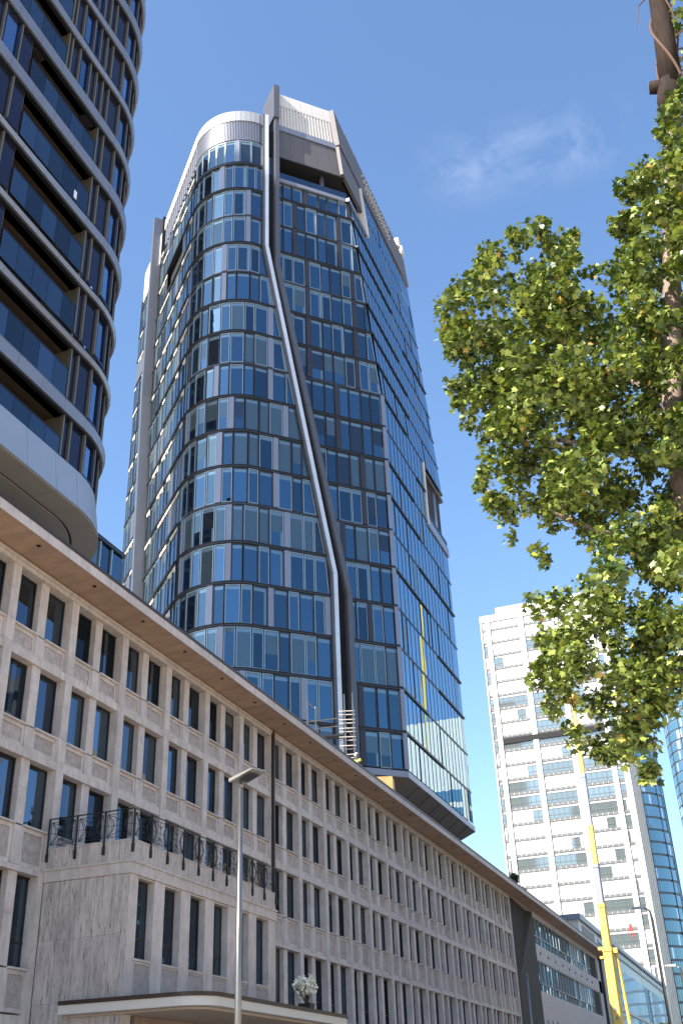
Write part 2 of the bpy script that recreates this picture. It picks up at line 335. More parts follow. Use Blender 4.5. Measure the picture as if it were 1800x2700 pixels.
def spandrel_mesh(w, h):
    s_ = MB(); x0, x1 = -0.62, -0.17; e = 0.13
    s_.box(x0, x1, 0, w, 0, e); s_.box(x0, x1, 0, w, h-e, h); s_.box(x0, x1, 0, e, e, h-e); s_.box(x0, x1, w-e, w, e, h-e)
    p = MB(); p.box(x0, -0.215, e+0.004, w-e-0.004, e+0.004, h-e-0.004)
    return s_.mesh('spandrel', M['stone']), p.mesh('spandrel_panel', M['stone_panel'])
def sill_mesh(w): a = MB(); a.box(-0.5, -0.06, 0.004, w-0.004, -0.06, 0.0); return a.mesh('sill', M['stone'])
WM = {}
for r, (zs, zh, zl) in enumerate(ROWS):
    for wi, w in enumerate((W1, W2)):
        WM[r, wi] = win_meshes(w[1]-w[0]-0.004, zh-zs-0.02, 0.75 if r == 3 else 0)
SPH = {0: (16.28, 17.07), 1: (12.93, 13.72), 2: (9.12, 10.37), 3: (4.75, 5.99)}
SP = {(r, wi): spandrel_mesh((W1, W2)[wi][1]-(W1, W2)[wi][0]-0.008, SPH[r][1]-SPH[r][0]-0.01) for r in range(4) for wi in range(2)}
SILL = [sill_mesh(w[1]-w[0]) for w in (W1, W2)]
MPM = {}
for r, (zs, zh, zl) in enumerate(ROWS):
    a = MB(); h = zh-zs; a.box(-0.62, -0.14, 0, MP[1]-MP[0], 0, h*0.55-0.005); a.box(-0.62, -0.14, 0, MP[1]-MP[0], h*0.55+0.005, h); MPM[r] = a.mesh('mullion_pier', M['stone'])
    a = MB(); a.box(-0.62, -0.12, -0.0, MP[1]-MP[0], 0, SPH[r][1]-SPH[r][0]); MPM[r, 's'] = a.mesh('mullion_pier_base', M['stone'])
a = MB(); a.box(-0.62, -0.035, 0.003, BAY-PW-0.003, 0, 0.285); a.box(-0.62, -0.07, 0.003, BAY-PW-0.003, 0.285, 0.33); LINT = a.mesh('lintel', M['stone'])
a = MB(); a.box(-0.62, -0.02, 0.003, BAY-PW-0.003, 0, 0.175); LINT4 = a.mesh('lintel', M['stone'])
for k in range(K0, K1):
    y = Y0+k*BAY
    for r, (zs, zh, zl) in enumerate(ROWS):
        hid = r == 3 and 30.0 < y and y+BAY < 43.5
        if hid: continue
        inst('mullion_pier', MPM[r], SB, (0, y+MP[0], zs)); inst('mullion_pier_base', MPM[r, 's'], SB, (0, y+MP[0], SPH[r][0]))
        if r in (1, 2): inst('lintel', LINT, SB, (0, y, zh))
        if r == 3: inst('lintel', LINT4, SB, (0, y, zh))
        for wi, w in enumerate((W1, W2)):
            wo_ = inst('window', WM[r, wi][0], SB, (-0.36-0.01*rng.random(), y+w[0]+0.002, zs+0.01))
            vk = 4 if (r == 1 and (k, wi) in ((1, 1), (2, 0), (2, 1))) else rng.choice([0, 0, 0, 0, 0, 1, 1, 3, 3, 2]) if rng.random() < .93 else 5
            g = inst('pane', WM[r, wi][1][vk], wo_, wpos(wo_)); g.rotation_euler = (0, rng.uniform(-0.006, 0.006), rng.uniform(-0.01, 0.01))
            s_ = inst('spandrel', SP[r, wi][0], SB, (0, y+w[0]+0.004, SPH[r][0]+0.005)); inst('spandrel_panel', SP[r, wi][1], s_, wpos(s_))
            inst('sill', SILL[wi], SB, (0, y+w[0], zs))
b = MB(); b.box(-0.62, -0.2, 12, 105.6, 0, 4.7); b.build('plinth', M['stone'], SB)
# blinds and yellow things seen in a few windows stay dark; frieze, soffit, fascia
b = MB(); b.box(-0.62, 0.03, 12, 105.4, 19.2, 19.36); b.box(-0.62, 0.10, 12, 105.4, 19.36, 19.48); b.box(-0.62, 0.02, 12, 163, 19.48, 19.55); b.build('frieze', M['stone'], SB)
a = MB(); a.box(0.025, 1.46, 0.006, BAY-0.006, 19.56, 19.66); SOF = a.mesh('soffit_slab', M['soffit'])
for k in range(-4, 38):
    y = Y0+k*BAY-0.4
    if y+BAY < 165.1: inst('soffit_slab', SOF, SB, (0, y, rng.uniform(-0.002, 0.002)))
a = MB(); a.box(1.46, 1.5, 0.003, BAY-0.003, 19.53, 19.9); FAS = a.mesh('fascia_slab', M['stone'])
for k in range(-4, 38):
    y = Y0+k*BAY-0.4
    if y+BAY < 165.1: inst('fascia_slab', FAS, SB, (0, y, 0))
b = MB(); b.box(1.25, 1.54, 12, 165, 19.905, 19.99); b.box(1.2, 1.5, 12, 165, 19.99, 20.06); b.build('roof_edge', M['copper'], SB)
a = MB(); a.tube([(0, 0, 0), (0, 0, -0.02)], 0.085, 10, 0); a.tube([(0, 0, -0.021), (0, 0, -0.026)], 0.06, 10, 1); SPOT = a.mesh('soffit_lamp', [M['metal_dark'], M['dark']])
for k in range(0, 36):
    inst('soffit_lamp', SPOT, SB, (1.02, 27.25+3.63*k, 19.558))
b = MB(); b.box(0.03, 0.17, 49.62, 49.76, 0, 19.5); b.build('drainpipe', M['copper'], SB)
# ---- projecting bay with balcony
X1, YA, YB = 3.33, 31.0, 42.62
b = MB(); b.box(-0.3, X1-0.36, YA+0.1, YB-0.1, 0, 9.4); b.box(-0.3, X1-0.02, YA+0.06, YA+0.55, 0, 8.7)
b.build('bay_wall', M['stone'], SB)
zc = [0.3, 2.65, 5.0, 6.9, 8.74]; xs = [0.0, 0.68, 1.36, 2.04, 2.70, X1]
for i in range(len(zc)-1):
    for j in range(5):
        a = MB(); t = rng.uniform(0, 0.004); a.box(xs[j]+0.003, xs[j+1]-0.003, YA-t, YA+0.06, zc[i]+0.003, zc[i+1]-0.003); a.build('wall_slab', M['slab'], SB, loc=(xs[j], YA, zc[i]))
b = MB(); b.box(0.0, X1+0.05, YA-0.05, YB+0.03, 8.745, 9.10); b.box(0.0, X1+0.10, YA-0.10, YB+0.05, 9.10, 9.17); b.build('bay_cornice', M['stone'], SB)
b = MB(); b.box(0.0, X1, YA, YA+0.25, 9.17, 9.80); b.box(X1-0.25, X1, YA+0.25, YB, 9.17, 9.80); b.box(0.0, X1+0.02, YA-0.02, YB, 9.80, 9.86); b.build('balcony_parapet', M['slab'], SB)
b = MB(); b.box(X1-0.36, X1, YA+0.003, YA+0.42, 4.9, 8.74); b.build('corner_pier', M['stone'], SB)
a = MB(); a.box(X1-0.36, X1, 0, 0.70, 4.9, 8.74); PIL = a.mesh('pilaster', M['stone'])
a = MB(); a.box(X1-0.36, X1-0.05, 0.003, 1.16, 4.9, 6.05); BSP = a.mesh('bay_spandrel', M['stone_panel'])
a = MB(); a.box(X1-0.36, X1+0.02, 0.003, 1.165, 6.13, 6.2); a.box(X1-0.36, X1-0.03, 0.003, 1.165, 6.055, 6.13); BSI = a.mesh('bay_sill', M['stone'])
a = MB(); a.box(X1-0.36, X1-0.03, 0.003, 1.165, 8.68, 8.74); BLI = a.mesh('bay_lintel', M['stone'])
BW = win_meshes(1.16, 2.46, 0.62)
for k in range(6):
    y = YA+0.42+k*1.86
    if k < 5: inst('pilaster', PIL, SB, (0, y+1.17, 0))
    inst('bay_spandrel', BSP, SB, (0, y, 0)); inst('bay_sill', BSI, SB, (0, y, 0)); inst('bay_lintel', BLI, SB, (0, y, 0))
    w = inst('bay_window', BW[0], SB, (X1-0.26, y+0.004, 6.21)); g = inst('pane', BW[1][rng.choice([0, 1, 1, 3, 0])], w, wpos(w)); g.rotation_euler = (0, 0, rng.uniform(-0.02, 0.02))
b = MB(); b.box(X1-0.36, X1, YA+0.42+5*1.86+1.17, YB, 4.9, 8.74); b.build('corner_pier', M['stone'], SB)
b = MB(); b.box(-0.5, -0.02, 30.70, 30.99, 0, 8.9); b.build('corner_jamb', M['stone'], SB)
# ---- balcony railing
RA = thing('balcony_railing', (X1, 36, 9.86), 'black wrought iron railing with curved bars round the projecting stone bay', 'railing')
a = MB(); a.box(-0.03, 0.03, -0.025, 0.025, -0.40, 0.98); a.box(-0.045, 0.045, -0.04, 0.04, -0.45, -0.18); POST = a.mesh('railing_post', M['metal_dark'])
def panel_mesh(w):
    a = MB(); r = 0.011
    x0, x1, z0, z1 = 0.08, w-0.08, 0.10, 0.86
    a.tube([(0, x0, z0), (0, x1, z0)], r, 5); a.tube([(0, x0, z1), (0, x1, z1)], r, 5); a.tube([(0, x0, z0), (0, x0, z1)], r, 5); a.tube([(0, x1, z0), (0, x1, z1)], r, 5)
    a.tube([(0, 0.02, 0.48), (0, w-0.02, 0.48)], r*0.8, 5); a.tube([(0, w/2, z0), (0, w/2, z1)], r*0.8, 5)
    for sgn in (-1, 1):
        c = w/2+sgn*(w/2-0.08)
        a.tube([(0, c-sgn*(0.02+0.24*math.sin(t*math.pi)), z0+(z1-z0)*t) for t in [i/10 for i in range(11)]], r*1.3, 5)
        a.tube([(0, c-sgn*(0.02+0.17*math.sin(t*math.pi)), z0+0.06+(z1-z0-0.12)*t) for t in [i/8 for i in range(9)]], r, 5)
        a.tube([(0, c, z0), (0, w/2-sgn*0.12, 0.32)], r, 5); a.tube([(0, c, z1), (0, w/2-sgn*0.12, 0.64)], r, 5)
    a.tube([(0, 0, 0.98), (0, w, 0.98)], 0.022, 6)
    return a.mesh('railing_panel', M['metal_dark'])
nf = 10; pf = (YB-YA)/nf; PF = panel_mesh(pf); PS = panel_mesh(X1/3)
for k in range(nf+1):
    inst('railing_post', POST, RA, (X1+0.035, YA-0.02+k*pf, 9.86))
    if k < nf: inst('railing_panel', PF, RA, (X1+0.035, YA-0.02+k*pf, 9.86))
for k in range(3):
    inst('railing_post', POST, RA, (0.03+k*X1/3, YA-0.035, 9.86), R_(90)); inst('railing_panel', PS, RA, (0.03+(k+1)*X1/3, YA-0.035, 9.86), R_(90))
# dry grass on the balcony
for k, (y, n) in enumerate(((36.6, 7), (38.3, 9), (39.9, 9), (41.3, 14))):
    a = MB()
    for j in range(n):
        p = Vector((2.95+rng.uniform(-.15, .15), y+rng.uniform(-.35, .35), 9.4)); d = Vector((rng.uniform(-.25, .25), rng.uniform(-.45, .45), rng.uniform(.7, 1.15)))
        q = p+d; side = Vector((0.0, 0.028, 0.012))
        a.hexa([p-side, p+side, p+side+Vector((.01, 0, 0))], [q-side*0.3, q+side*0.3, q+side*0.3+Vector((.01, 0, 0))])
        m_ = p+d*0.6; t2 = m_+Vector((rng.uniform(-.1, .1), rng.uniform(-.35, .35), rng.uniform(.05, .3)))
        a.hexa([m_-side*1.3, m_+side*1.3, m_+side+Vector((.01, 0, 0))], [t2-side*0.2, t2+side*0.2, t2+side*0.2+Vector((.01, 0, 0))])
    o = a.build('dry_grass', M['straw'], loc=(2.95, y, 9.4))
    tag(o, ['thinnest tuft of straw coloured dry grass, nearest the middle of the balcony railing', 'straw coloured dry grass tuft second from the bay corner behind the iron railing', 'dry grass tuft just right of the lamp post behind the balcony railing', 'bushiest dry grass tuft at the far end of the balcony by the drainpipe'][k], 'dry grass', 'dry grass behind the balcony railing')
# ---- entrance canopy
can = MB(); lo = []
def rounded(x0, x1, y0, y1, r, n=8):
    pts = [(x0, y0)]
    for i in range(n+1): t = -math.pi/2+math.pi/2*i/n; pts.append((x1-r+r*math.cos(t), y0+r+r*math.sin(t)))
    for i in range(n+1): t = math.pi/2*i/n; pts.append((x1-r+r*math.cos(t), y1-r+r*math.sin(t)))
    pts.append((x0, y1)); return pts
CAN = bpy.data.objects.new('entrance_canopy', None); COL.objects.link(CAN); CAN.parent = SB; CAN.location = Vector((4, 36.5, 4.5))-wpos(SB)
pa = rounded(1.35, 6.45, 30.5, 43.2, 1.0); pb = rounded(1.35, 6.50, 30.45, 43.25, 1.05); pc = rounded(1.35, 6.1, 30.9, 42.9, 0.8)
b = MB(); b.hexa([(x, y, 4.62) for x, y in pa], [(x, y, 4.88) for x, y in pa]); b.build('canopy_fascia', M['canopy_white'], CAN)
b = MB(); b.hexa([(x, y, 4.885) for x, y in pb], [(x, y, 5.0) for x, y in pb]); b.build('canopy_edge', M['copper'], CAN)
b = MB(); b.hexa([(x, y, 4.55) for x, y in pc], [(x, y, 4.615) for x, y in pc]); b.build('canopy_soffit', M['canopy_soffit'], CAN)
b = MB(); b.box(X1-0.1, X1+0.05, YA+0.7, YB-0.3, 0, 4.54); b.build('entrance_wall', M['brown_stone'], SB)
# ---- folded recess and glazed end part
zt = 19.55
FO = bpy.data.objects.new('folded_recess', None); COL.objects.link(FO); FO.parent = SB; FO.location = Vector((0, 110, 0))-wpos(SB)
A1, B1, C1, D1, A0 = (0.02, 105.55, zt), (-0.50, 115.4, zt), (-0.35, 108.2, 12.4), (-0.3, 107.3, 0), (0.02, 105.55, 0)
bk = lambda l: [(x-.1, y, z) for x, y, z in l]
b = MB(); b.hexa([A1, B1, C1], bk([A1, B1, C1])); b.hexa([A1, C1, D1, A0], bk([A1, C1, D1, A0])); b.build('bronze_facet', M['bronze'], FO)
E1_, E0 = (0.0, 116.0, zt), (0.0, 116.0, 0)
b = MB(); b.hexa([B1, E1_, E0, C1], bk([B1, E1_, E0, C1])); b.hexa([C1, E0, D1], bk([C1, E0, D1])); b.build('grey_facet', M['greycl'], FO)
EW = MB(); EW.box(-0.6, 0.0, 116.0, 160, 14.85, 16.35); EW.box(-0.6, 0.0, 116.0, 160, 0, 11.85); EW.box(-0.6, -0.05, 116, 160, 19.1, 19.55); EW.box(-0.6, 0.0, 157.6, 160.2, 11.85, 19.1)
EW.build('end_wall', M['stone'], SB)
for (z0, z1) in ((16.35, 19.1), (11.85, 14.85)):
    wf = MB(); wf.box(-0.5, -0.1, 116, 152, z0+0.85, z0+0.93); wf.box(-0.5, -0.06, 116, 157.6, z0, z0+0.08); wf.box(-0.5, -0.06, 116, 157.6, z1-0.08, z1)
    for k in range(21): wf.box(-0.5, -0.08, 116+k*1.8-0.05, 116+k*1.8+0.03, z0+0.08, z1-0.08)
    WFR = wf.build('ribbon_window', M['lamp_grey'], SB)
    for k in range(20):
        for (q0, q1) in ((z0+0.08, z0+0.85), (z0+0.93, z1-0.08)):
            t1, t2 = rng.uniform(-.04, .04), rng.uniform(-.03, .03)
            a = MB(); a.face([(-0.22-t1, 116.03+k*1.8, q0), (-0.22+t1, 116.0+k*1.8+1.75, q0), (-0.22+t1+t2, 116.0+k*1.8+1.75, q1), (-0.22-t1+t2, 116.03+k*1.8, q1)])
            a.build('pane', M['pale_glass'] if 11 < k < 19 and rng.random() < .75 else M['t_glass_l'], WFR)
    for k in range(9):
        a = MB(); a.box(-0.35, -0.12+0.03*(k % 2), 152.2+k*0.6, 152.2+k*0.6+0.42, z0+0.1, z1-0.1); a.build('louvre', M['greycl'], WFR)
a = MB()
for k in range(14): a.box(-0.3, 0.012, 117.5+k*2.7, 118.1+k*2.7, 8.2, 9.4)
a.build('small_window', M['win_glass'], SB)
a = MB()
for k in range(9): a.tube([(0.0, 118+k*4.2, 15.6), (0.08, 118+k*4.2, 15.6)], 0.14, 8)
a.build('wall_lamp', M['metal_dark'], SB, kind='stuff')
b = MB(); b.box(-4, 0.35, 160.3, 164.9, 0, 19.5); b.build('end_pier', M['alu_dark'], SB)

# ================================================================== main glass tower
MT = thing('glass_tower', (-15, 95, 0), 'tall blue glass high-rise with a rounded corner, a zigzag pale fin and a slanted crown', 'tower')
KX, KY, LT, RC = -4.95, 90.85, 14.6, 6.0
AX, AY = -19.5, 76.2; q2 = math.sqrt(0.5)
CX, CY = AX, AY+RC*math.sqrt(2)
ARC = RC*math.pi/2; UE = LT+ARC+25.5
def P(u, z, o=0.0):
    if u <= LT:
        return Vector((KX-q2*u+q2*o, KY-q2*u-q2*o, z))
    if u <= LT+ARC:
        t = -math.pi/4-(u-LT)/RC
        return Vector((CX+(RC+o)*math.cos(t), CY+(RC+o)*math.sin(t), z))
    s_ = 6.0+(u-LT-ARC)
    return Vector((AX-q2*s_-q2*o, AY+q2*s_-q2*o, z))
ZB, HF = 28.58, 4.275
ZF = [32.22+HF*k for k in range(0, 18)]                                   # floor lines
def s_right(z): return max(0.0, 0.1*(z-70.4))
def pl(z, pts):
    if z <= pts[0][0]: return pts[0][1]
    for (a, x), (c, y) in zip(pts, pts[1:]):
        if z <= c: return x+(y-x)*(z-a)/(c-a)
    return pts[-1][1]
def s_dark(z): return pl(z, [(45.2, 5.36), (85.0, 12.55)])
def s_light(z): return pl(z, [(47.3, 6.78), (87.8, 13.88)])
def X4(z): return -4.9 if z < 70.4 else -4.9-0.0707*(z-70.4)
TOPR, TOPL, TOP1 = 114.6, 109.6, 108.0
# dark core behind the skin
core = MB()
def ring(z, ins, top=False):
    pts = []
    s0 = s_right(z)+0.05
    for u in [s0+ins, s0+(LT-s0)*0.5, LT]+[LT+ARC*i/10 for i in range(1, 10)]+[LT+ARC, LT+ARC+12, UE-ins]: pts.append(P(u, z, -ins))
    pts.append(Vector((-34, 106, z))); pts.append(Vector((X4(z)-ins-2, 114.2, z))); pts.append(Vector((X4(z)-ins, 113.9, z)))
    return pts
core.hexa(ring(ZB-0.3, 0.4), ring(70.4, 0.4), 0)
core.hexa(ring(70.4, 0.4), ring(99.0, 0.4), 0)
core.build('core', M['dark'], MT)
cc = MB(); cc.hexa(ring(99.0, 3.4), ring(103.6, 3.4), 0); cc.hexa(ring(103.6, 0.45), ring(108.0, 0.45), 0); cc.build('crown_core', M['dark'], MT)
# ---- window cells
def cell(u0b, u1b, u0t, u1t, z0, z1, o=0.0): return [P(u0b, z0, o), P(u1b, z0, o), P(u1t, z1, o), P(u0t, z1, o)]
def ringframe(mb, q, t, o, nrm, mi=0):
    """frame of width t round quad q (bl, br, tr, tl), standing o proud"""
    c = [Vector(p) for p in q]; ce = sum(c, Vector())/4
    ins = []
    for i, p in enumerate(c):
        a = (c[(i+1) % 4]-p); d = (c[(i-1) % 4]-p)
        if a.length < 1e-4 or d.length < 1e-4: ins.append(p+(ce-p)*0.1); continue
        ins.append(p+a.normalized()*t+d.normalized()*t)
    for i in range(4):
        j = (i+1) % 4
        mb.face([c[i]+nrm*o, c[j]+nrm*o, ins[j]+nrm*o, ins[i]+nrm*o], mi)
        mb.face([ins[i]+nrm*o, ins[j]+nrm*o, ins[j], ins[i]], mi)
        mb.face([c[i], c[j], c[j]+nrm*o, c[i]+nrm*o], mi)
    return ins
GM = [M['t_glass'], M['t_blind'], M['t_head'], M['t_blind_dark']]
def paneq(mb, ins, nrm, blind, dk, tilt=0.012):
    bl, br, tr, tl = ins
    h = (tl-bl).length
    if h < 0.3: return
    ta, tb = rng.uniform(-tilt, tilt), rng.uniform(-tilt, tilt)
    hs = min(0.40/h, 0.3); f = 1-hs
    A = bl.lerp(tl, f); B = br.lerp(tr, f)
    mb.face([A, B, tr, tl], 2)
    if blind > 0.02:
        g = f*(1-blind); C_ = bl.lerp(tl, g); D = br.lerp(tr, g)
        mb.face([C_, D, B, A], 3 if dk else 1); A, B = C_, D
    if blind < 0.98:
        w_ = (br-bl).length; e1 = 0.0; r9 = rng.random()
        if w_ > 1.0 and r9 < .45:
            e1 = 0.24/w_; L1_ = bl.lerp(br, 1-e1); L2_ = A.lerp(B, 1-e1); mb.face([L1_, br, B, L2_], 2)
            br, B = L1_, L2_
        mb.face([bl+nrm*ta, br+nrm*tb, B-nrm*ta, A-nrm*tb], 0)
wins = []     # (priority, name, mesh-builder pair)
pan = []; stuff_f = MB(); stuff_g = MB()
nwin = 0; npan = 0; MAXW = 290
floors = [(ZB, ZF[0])]+[(ZF[k], ZF[k+1]) for k in range(16)]
# floors reach 100.6 on the right part up to terrace level 99.4
pat_off = {}
for fi, (z0, z1) in enumerate(floors):
    z1v = min(z1, 99.2) if z1 > 97 else z1
    grp = fi//2 if rng.random() < .75 else fi
    r2 = random.Random(100+grp*7)
    fl_blind = rng.random() < 0.34
    # split of u: right part, narrow gap between the fins, left part and corner
    lims = [(lambda z: s_right(z)+0.06, lambda z: s_dark(z)-0.26, 'R'), (lambda z: s_dark(z)+0.26, lambda z: s_light(z)-0.33, 'G'), (lambda z: s_light(z)+0.33, lambda z: LT+ARC+0.3, 'L')]
    for lo_, hi_, part in lims:
        za, zb_ = z0+0.10, (z1 if part != 'R' else z1v)-0.24
        ua, ub = min(lo_(za), lo_(zb_)), max(hi_(za), hi_(zb_))
        u = ua if part != 'L' else 7.15
        cells = []
        if part == 'R':
            first = True; u = 0.06
            seq = ['w', 'w', 'p', 'w', 'w'] if r2.random() < .5 else ['w', 'p', 'w', 'w', 'w']
            kk = r2.randint(0, 2); widths = {'w': (1.42, 1.18), 'p': 0.52}; alt = 0; c = 0
            while u < ub:
                ty = ['w', 'w', 'w', 'w', 'p'][(kk+c) % 5] if r2.random() < .8 else 'w'; c += 1
                w = 0.52 if ty == 'p' else (1.46 if c % 2 else 1.16)
                cells.append((ty, u, u+w)); u += w
        elif part == 'G': cells.append(('w', ua, ub))
        else:
            c = r2.randint(0, 4)
            while u < ub:
                ty = 'p' if c % 5 == 2 and r2.random() < .85 else 'w'; c += 1
                w = 0.55 if ty == 'p' else (1.50 if c % 2 else 1.12)
                cells.append((ty, u, u+w)); u += w
        for ty, a0, a1 in cells:
            cl = lambda v, z: min(max(v, lo_(z)), hi_(z))
            q = [cl(a0, za), cl(a1, za), cl(a1, zb_), cl(a0, zb_)]
            if q[1]-q[0] < 0.12 and q[2]-q[3] < 0.12: continue
            q[1] = max(q[1], q[0]+0.02); q[2] = max(q[2], q[3]+0.02)
            um = (q[0]+q[1])/2; nrm = (P(um, 0, 1)-P(um, 0, 0))
            if ty == 'w' and q[1]-q[0] > .4 and q[2]-q[3] > .4: q = [q[0]+.045, q[1]-.045, q[2]-.045, q[3]+.045]
            qq = cell(q[1], q[0], q[2], q[3], za, zb_, -0.12 if part != 'G' else -0.6)   # seen from outside u runs right to left
            if ty == 'p':
                mb = MB(); q3 = [p+nrm*0.18 for p in qq]; mb.hexa(qq, q3)
                mm = M['alu'] if part == 'L' else M['alu_dark']
                mb.build('opaque_panel', mm, MT); npan += 1; continue
            blind = 0.0
            if fl_blind: blind = rng.choice([0, .55, .62, 1, 1, .6, 1])
            elif rng.random() < .06: blind = rng.choice([.5, .7, 1])
            dk = rng.random() < (.25 if part == 'R' else .12)
            if nwin < MAXW and min(q[1]-q[0], 9) > 0.4:
                f = MB(); g = MB(); ins = ringframe(f, qq, 0.075 if part == 'L' else 0.06, 0.09, nrm); paneq(g, ins, nrm, blind, dk)
                fr = f.build('window', M['alu_frame'] if rng.random() < (.6 if part == 'L' else .3) else M['frame_mid'], MT); g.build('pane', GM, fr); nwin += 1
            else:
                ins = ringframe(stuff_f, qq, 0.07, 0.09, nrm); paneq(stuff_g, ins, nrm, blind, dk)
sf = stuff_f.build('upper_window_frame', M['alu_frame'], MT, kind='stuff'); stuff_g.build('upper_pane', GM, sf, kind='stuff')
# ---- floor ledges on the front and the corner
def band(mb, ulist, z0, z1, o0, o1, mi=0):
    for a, c in zip(ulist, ulist[1:]):
        mb.hexa([P(a, z0, o0), P(c, z0, o0), P(c, z0, o1), P(a, z0, o1)], [P(a, z1, o0), P(c, z1, o0), P(c, z1, o1), P(a, z1, o1)], mi)
def span(a, c, n): return [a+(c-a)*i/n for i in range(n+1)]
for z in [ZB+0.0]+ZF[:16]:
    a = MB(); big = rng.random() < .65
    uL = [s_light(z)+0.3]+[u for u in (LT,) if u > s_light(z)+0.3]+[LT+ARC*i/12 for i in range(1, 13)]+[LT+ARC+1]
    for ul in (span(s_right(z)-0.02, s_dark(z)-0.25, 1), uL):
        if big: band(a, ul, z-0.02, z+0.06, -0.35, 0.17, 0)
        band(a, ul, z-0.15, z-0.021, -0.35, 0.08 if big else 0.03, 1)
        band(a, ul, z-0.22, z-0.151, -0.35, 0.0, 0)
    band(a, span(s_dark(z), s_light(z), 1), z-0.3, z+0.1, -0.9, -0.45, 0)
    a.build('floor_ledge', [M['ledge'], M['ledge_grey']], MT)
# ---- fins
def fin(name, fn, zlist, w0, w1, o0, o1, m):
    a = MB()
    for za, zc_ in zip(zlist, zlist[1:]):
        ja = 0.012
        a.hexa([P(fn(za)-w0, za+ja, o0), P(fn(za)+w1, za+ja, o0), P(fn(za)+w1, za+ja, o1), P(fn(za)-w0, za+ja, o1)], [P(fn(zc_)-w0, zc_-ja, o0), P(fn(zc_)+w1, zc_-ja, o0), P(fn(zc_)+w1, zc_-ja, o1), P(fn(zc_)-w0, zc_-ja, o1)])
    return a
zl = sorted(set([ZB-0.4]+ZF[:16]+[47.3, 87.8])); zl = [z for i, z in enumerate(zl) if z < 100.5]+[104.5, 109.7]
for i in range(len(zl)-1):
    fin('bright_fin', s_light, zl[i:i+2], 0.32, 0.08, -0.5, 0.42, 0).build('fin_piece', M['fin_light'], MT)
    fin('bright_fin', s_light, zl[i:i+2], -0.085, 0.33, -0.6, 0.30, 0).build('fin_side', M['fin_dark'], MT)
zl2 = sorted(set([ZB-0.4]+ZF[:16]+[45.2, 85.0])); zl2 = [z for z in zl2 if z < 100.5]+[105, 109.2]
for i in range(len(zl2)-1):
    fin('dark_fin', s_dark, zl2[i:i+2], 0.25, 0.26, -0.6, 0.75, 0).build('grey_fin_piece', M['fin_dark'], MT)
fin('dark_fin', s_dark, [109.2, 115.1], 0.25, 0.5, -3.0, 0.95, 0).build('fin_peak', M['fin_dark'], MT)
# ---- crown, rounded part
uL = [14.22, LT]+[LT+ARC*i/16 for i in range(1, 17)]+[LT+ARC+2.8, LT+ARC+5.6, LT+ARC+8.4, LT+ARC+11.2, LT+ARC+14.3]
def topz(u): return TOPL-(0 if u < LT+ARC else (u-LT-ARC)*0.10)
for a0, a1 in zip(uL, uL[1:]):
    a = MB(); e = 0.012
    def cb(z0a, z0b, z1a, z1b, o0, o1):
        a.hexa([P(a0+e, z0a, o0), P(a1-e, z0b, o0), P(a1-e, z0b, o1), P(a0+e, z0a, o1)], [P(a0+e, z1a, o0), P(a1-e, z1b, o0), P(a1-e, z1b, o1), P(a0+e, z1a, o1)])
    cb(topz(a0)-1.7, topz(a1)-1.7, topz(a0), topz(a1), -0.35, 0.12); a.build('crown_panel', M['crown'] if a1 < LT+ARC+1 else M['screen'], MT)
    a = MB(); cb(104.55-(TOPL-topz(a0)), 104.55-(TOPL-topz(a1)), topz(a0)-1.72, topz(a1)-1.72, -0.35, -0.16)
    n = 3
    for j in range(n):
        c0 = a0+(a1-a0)*(j+0.12)/n; c1 = c0+(a1-a0)*0.42/n
        zb2 = 104.6-(TOPL-topz(c0)); zt2 = topz(c0)-1.72
        a.hexa([P(c0, zb2, -0.16), P(c1, zb2, -0.16), P(c1, zb2, 0.04), P(c0, zb2, 0.04)], [P(c0, zt2, -0.16), P(c1, zt2, -0.16), P(c1, zt2, 0.04), P(c0, zt2, 0.04)])
    a.build('crown_screen', M['alu'], MT)
# top storey windows of the rounded part, 100.6 .. 104.5
for i, (a0, a1) in enumerate(zip([14.25, 15.6, 17.0, 17.5, 18.8, 20.0, 21.2, 22.4], [15.55, 16.95, 17.45, 18.75, 19.95, 21.15, 22.35, 24.0])):
    nrm = (P((a0+a1)/2, 0, 1)-P((a0+a1)/2, 0, 0)); qq = cell(a1, a0, a1, a0, 100.8, 104.45, -0.12)
    if i == 2: m_ = MB(); m_.hexa(qq, [p+nrm*.18 for p in qq]); m_.build('opaque_panel', M['alu'], MT); continue
    f = MB(); g = MB(); ins = ringframe(f, qq, 0.07, 0.09, nrm); paneq(g, ins, nrm, 1.0 if i < 2 else 0, True); fr = f.build('window', M['alu_frame'], MT); g.build('pane', GM, fr)
a = MB(); band(a, [14.25, LT]+[LT+ARC*i/12 for i in range(1, 13)], 100.3, 100.75, -0.4, 0.12, 0); a.build('floor_ledge', [M['ledge']], MT)
a = MB(); a.hexa([P(12.85, 99.4, -0.6), P(13.5, 99.4, -0.6), P(13.5, 99.4, -3), P(12.85, 99.4, -3)], [P(12.85, 109.2, -0.6), P(13.5, 109.2, -0.6), P(13.5, 109.2, -3), P(12.85, 109.2, -3)]); a.build('recess_glass', M['r_panel'], MT)
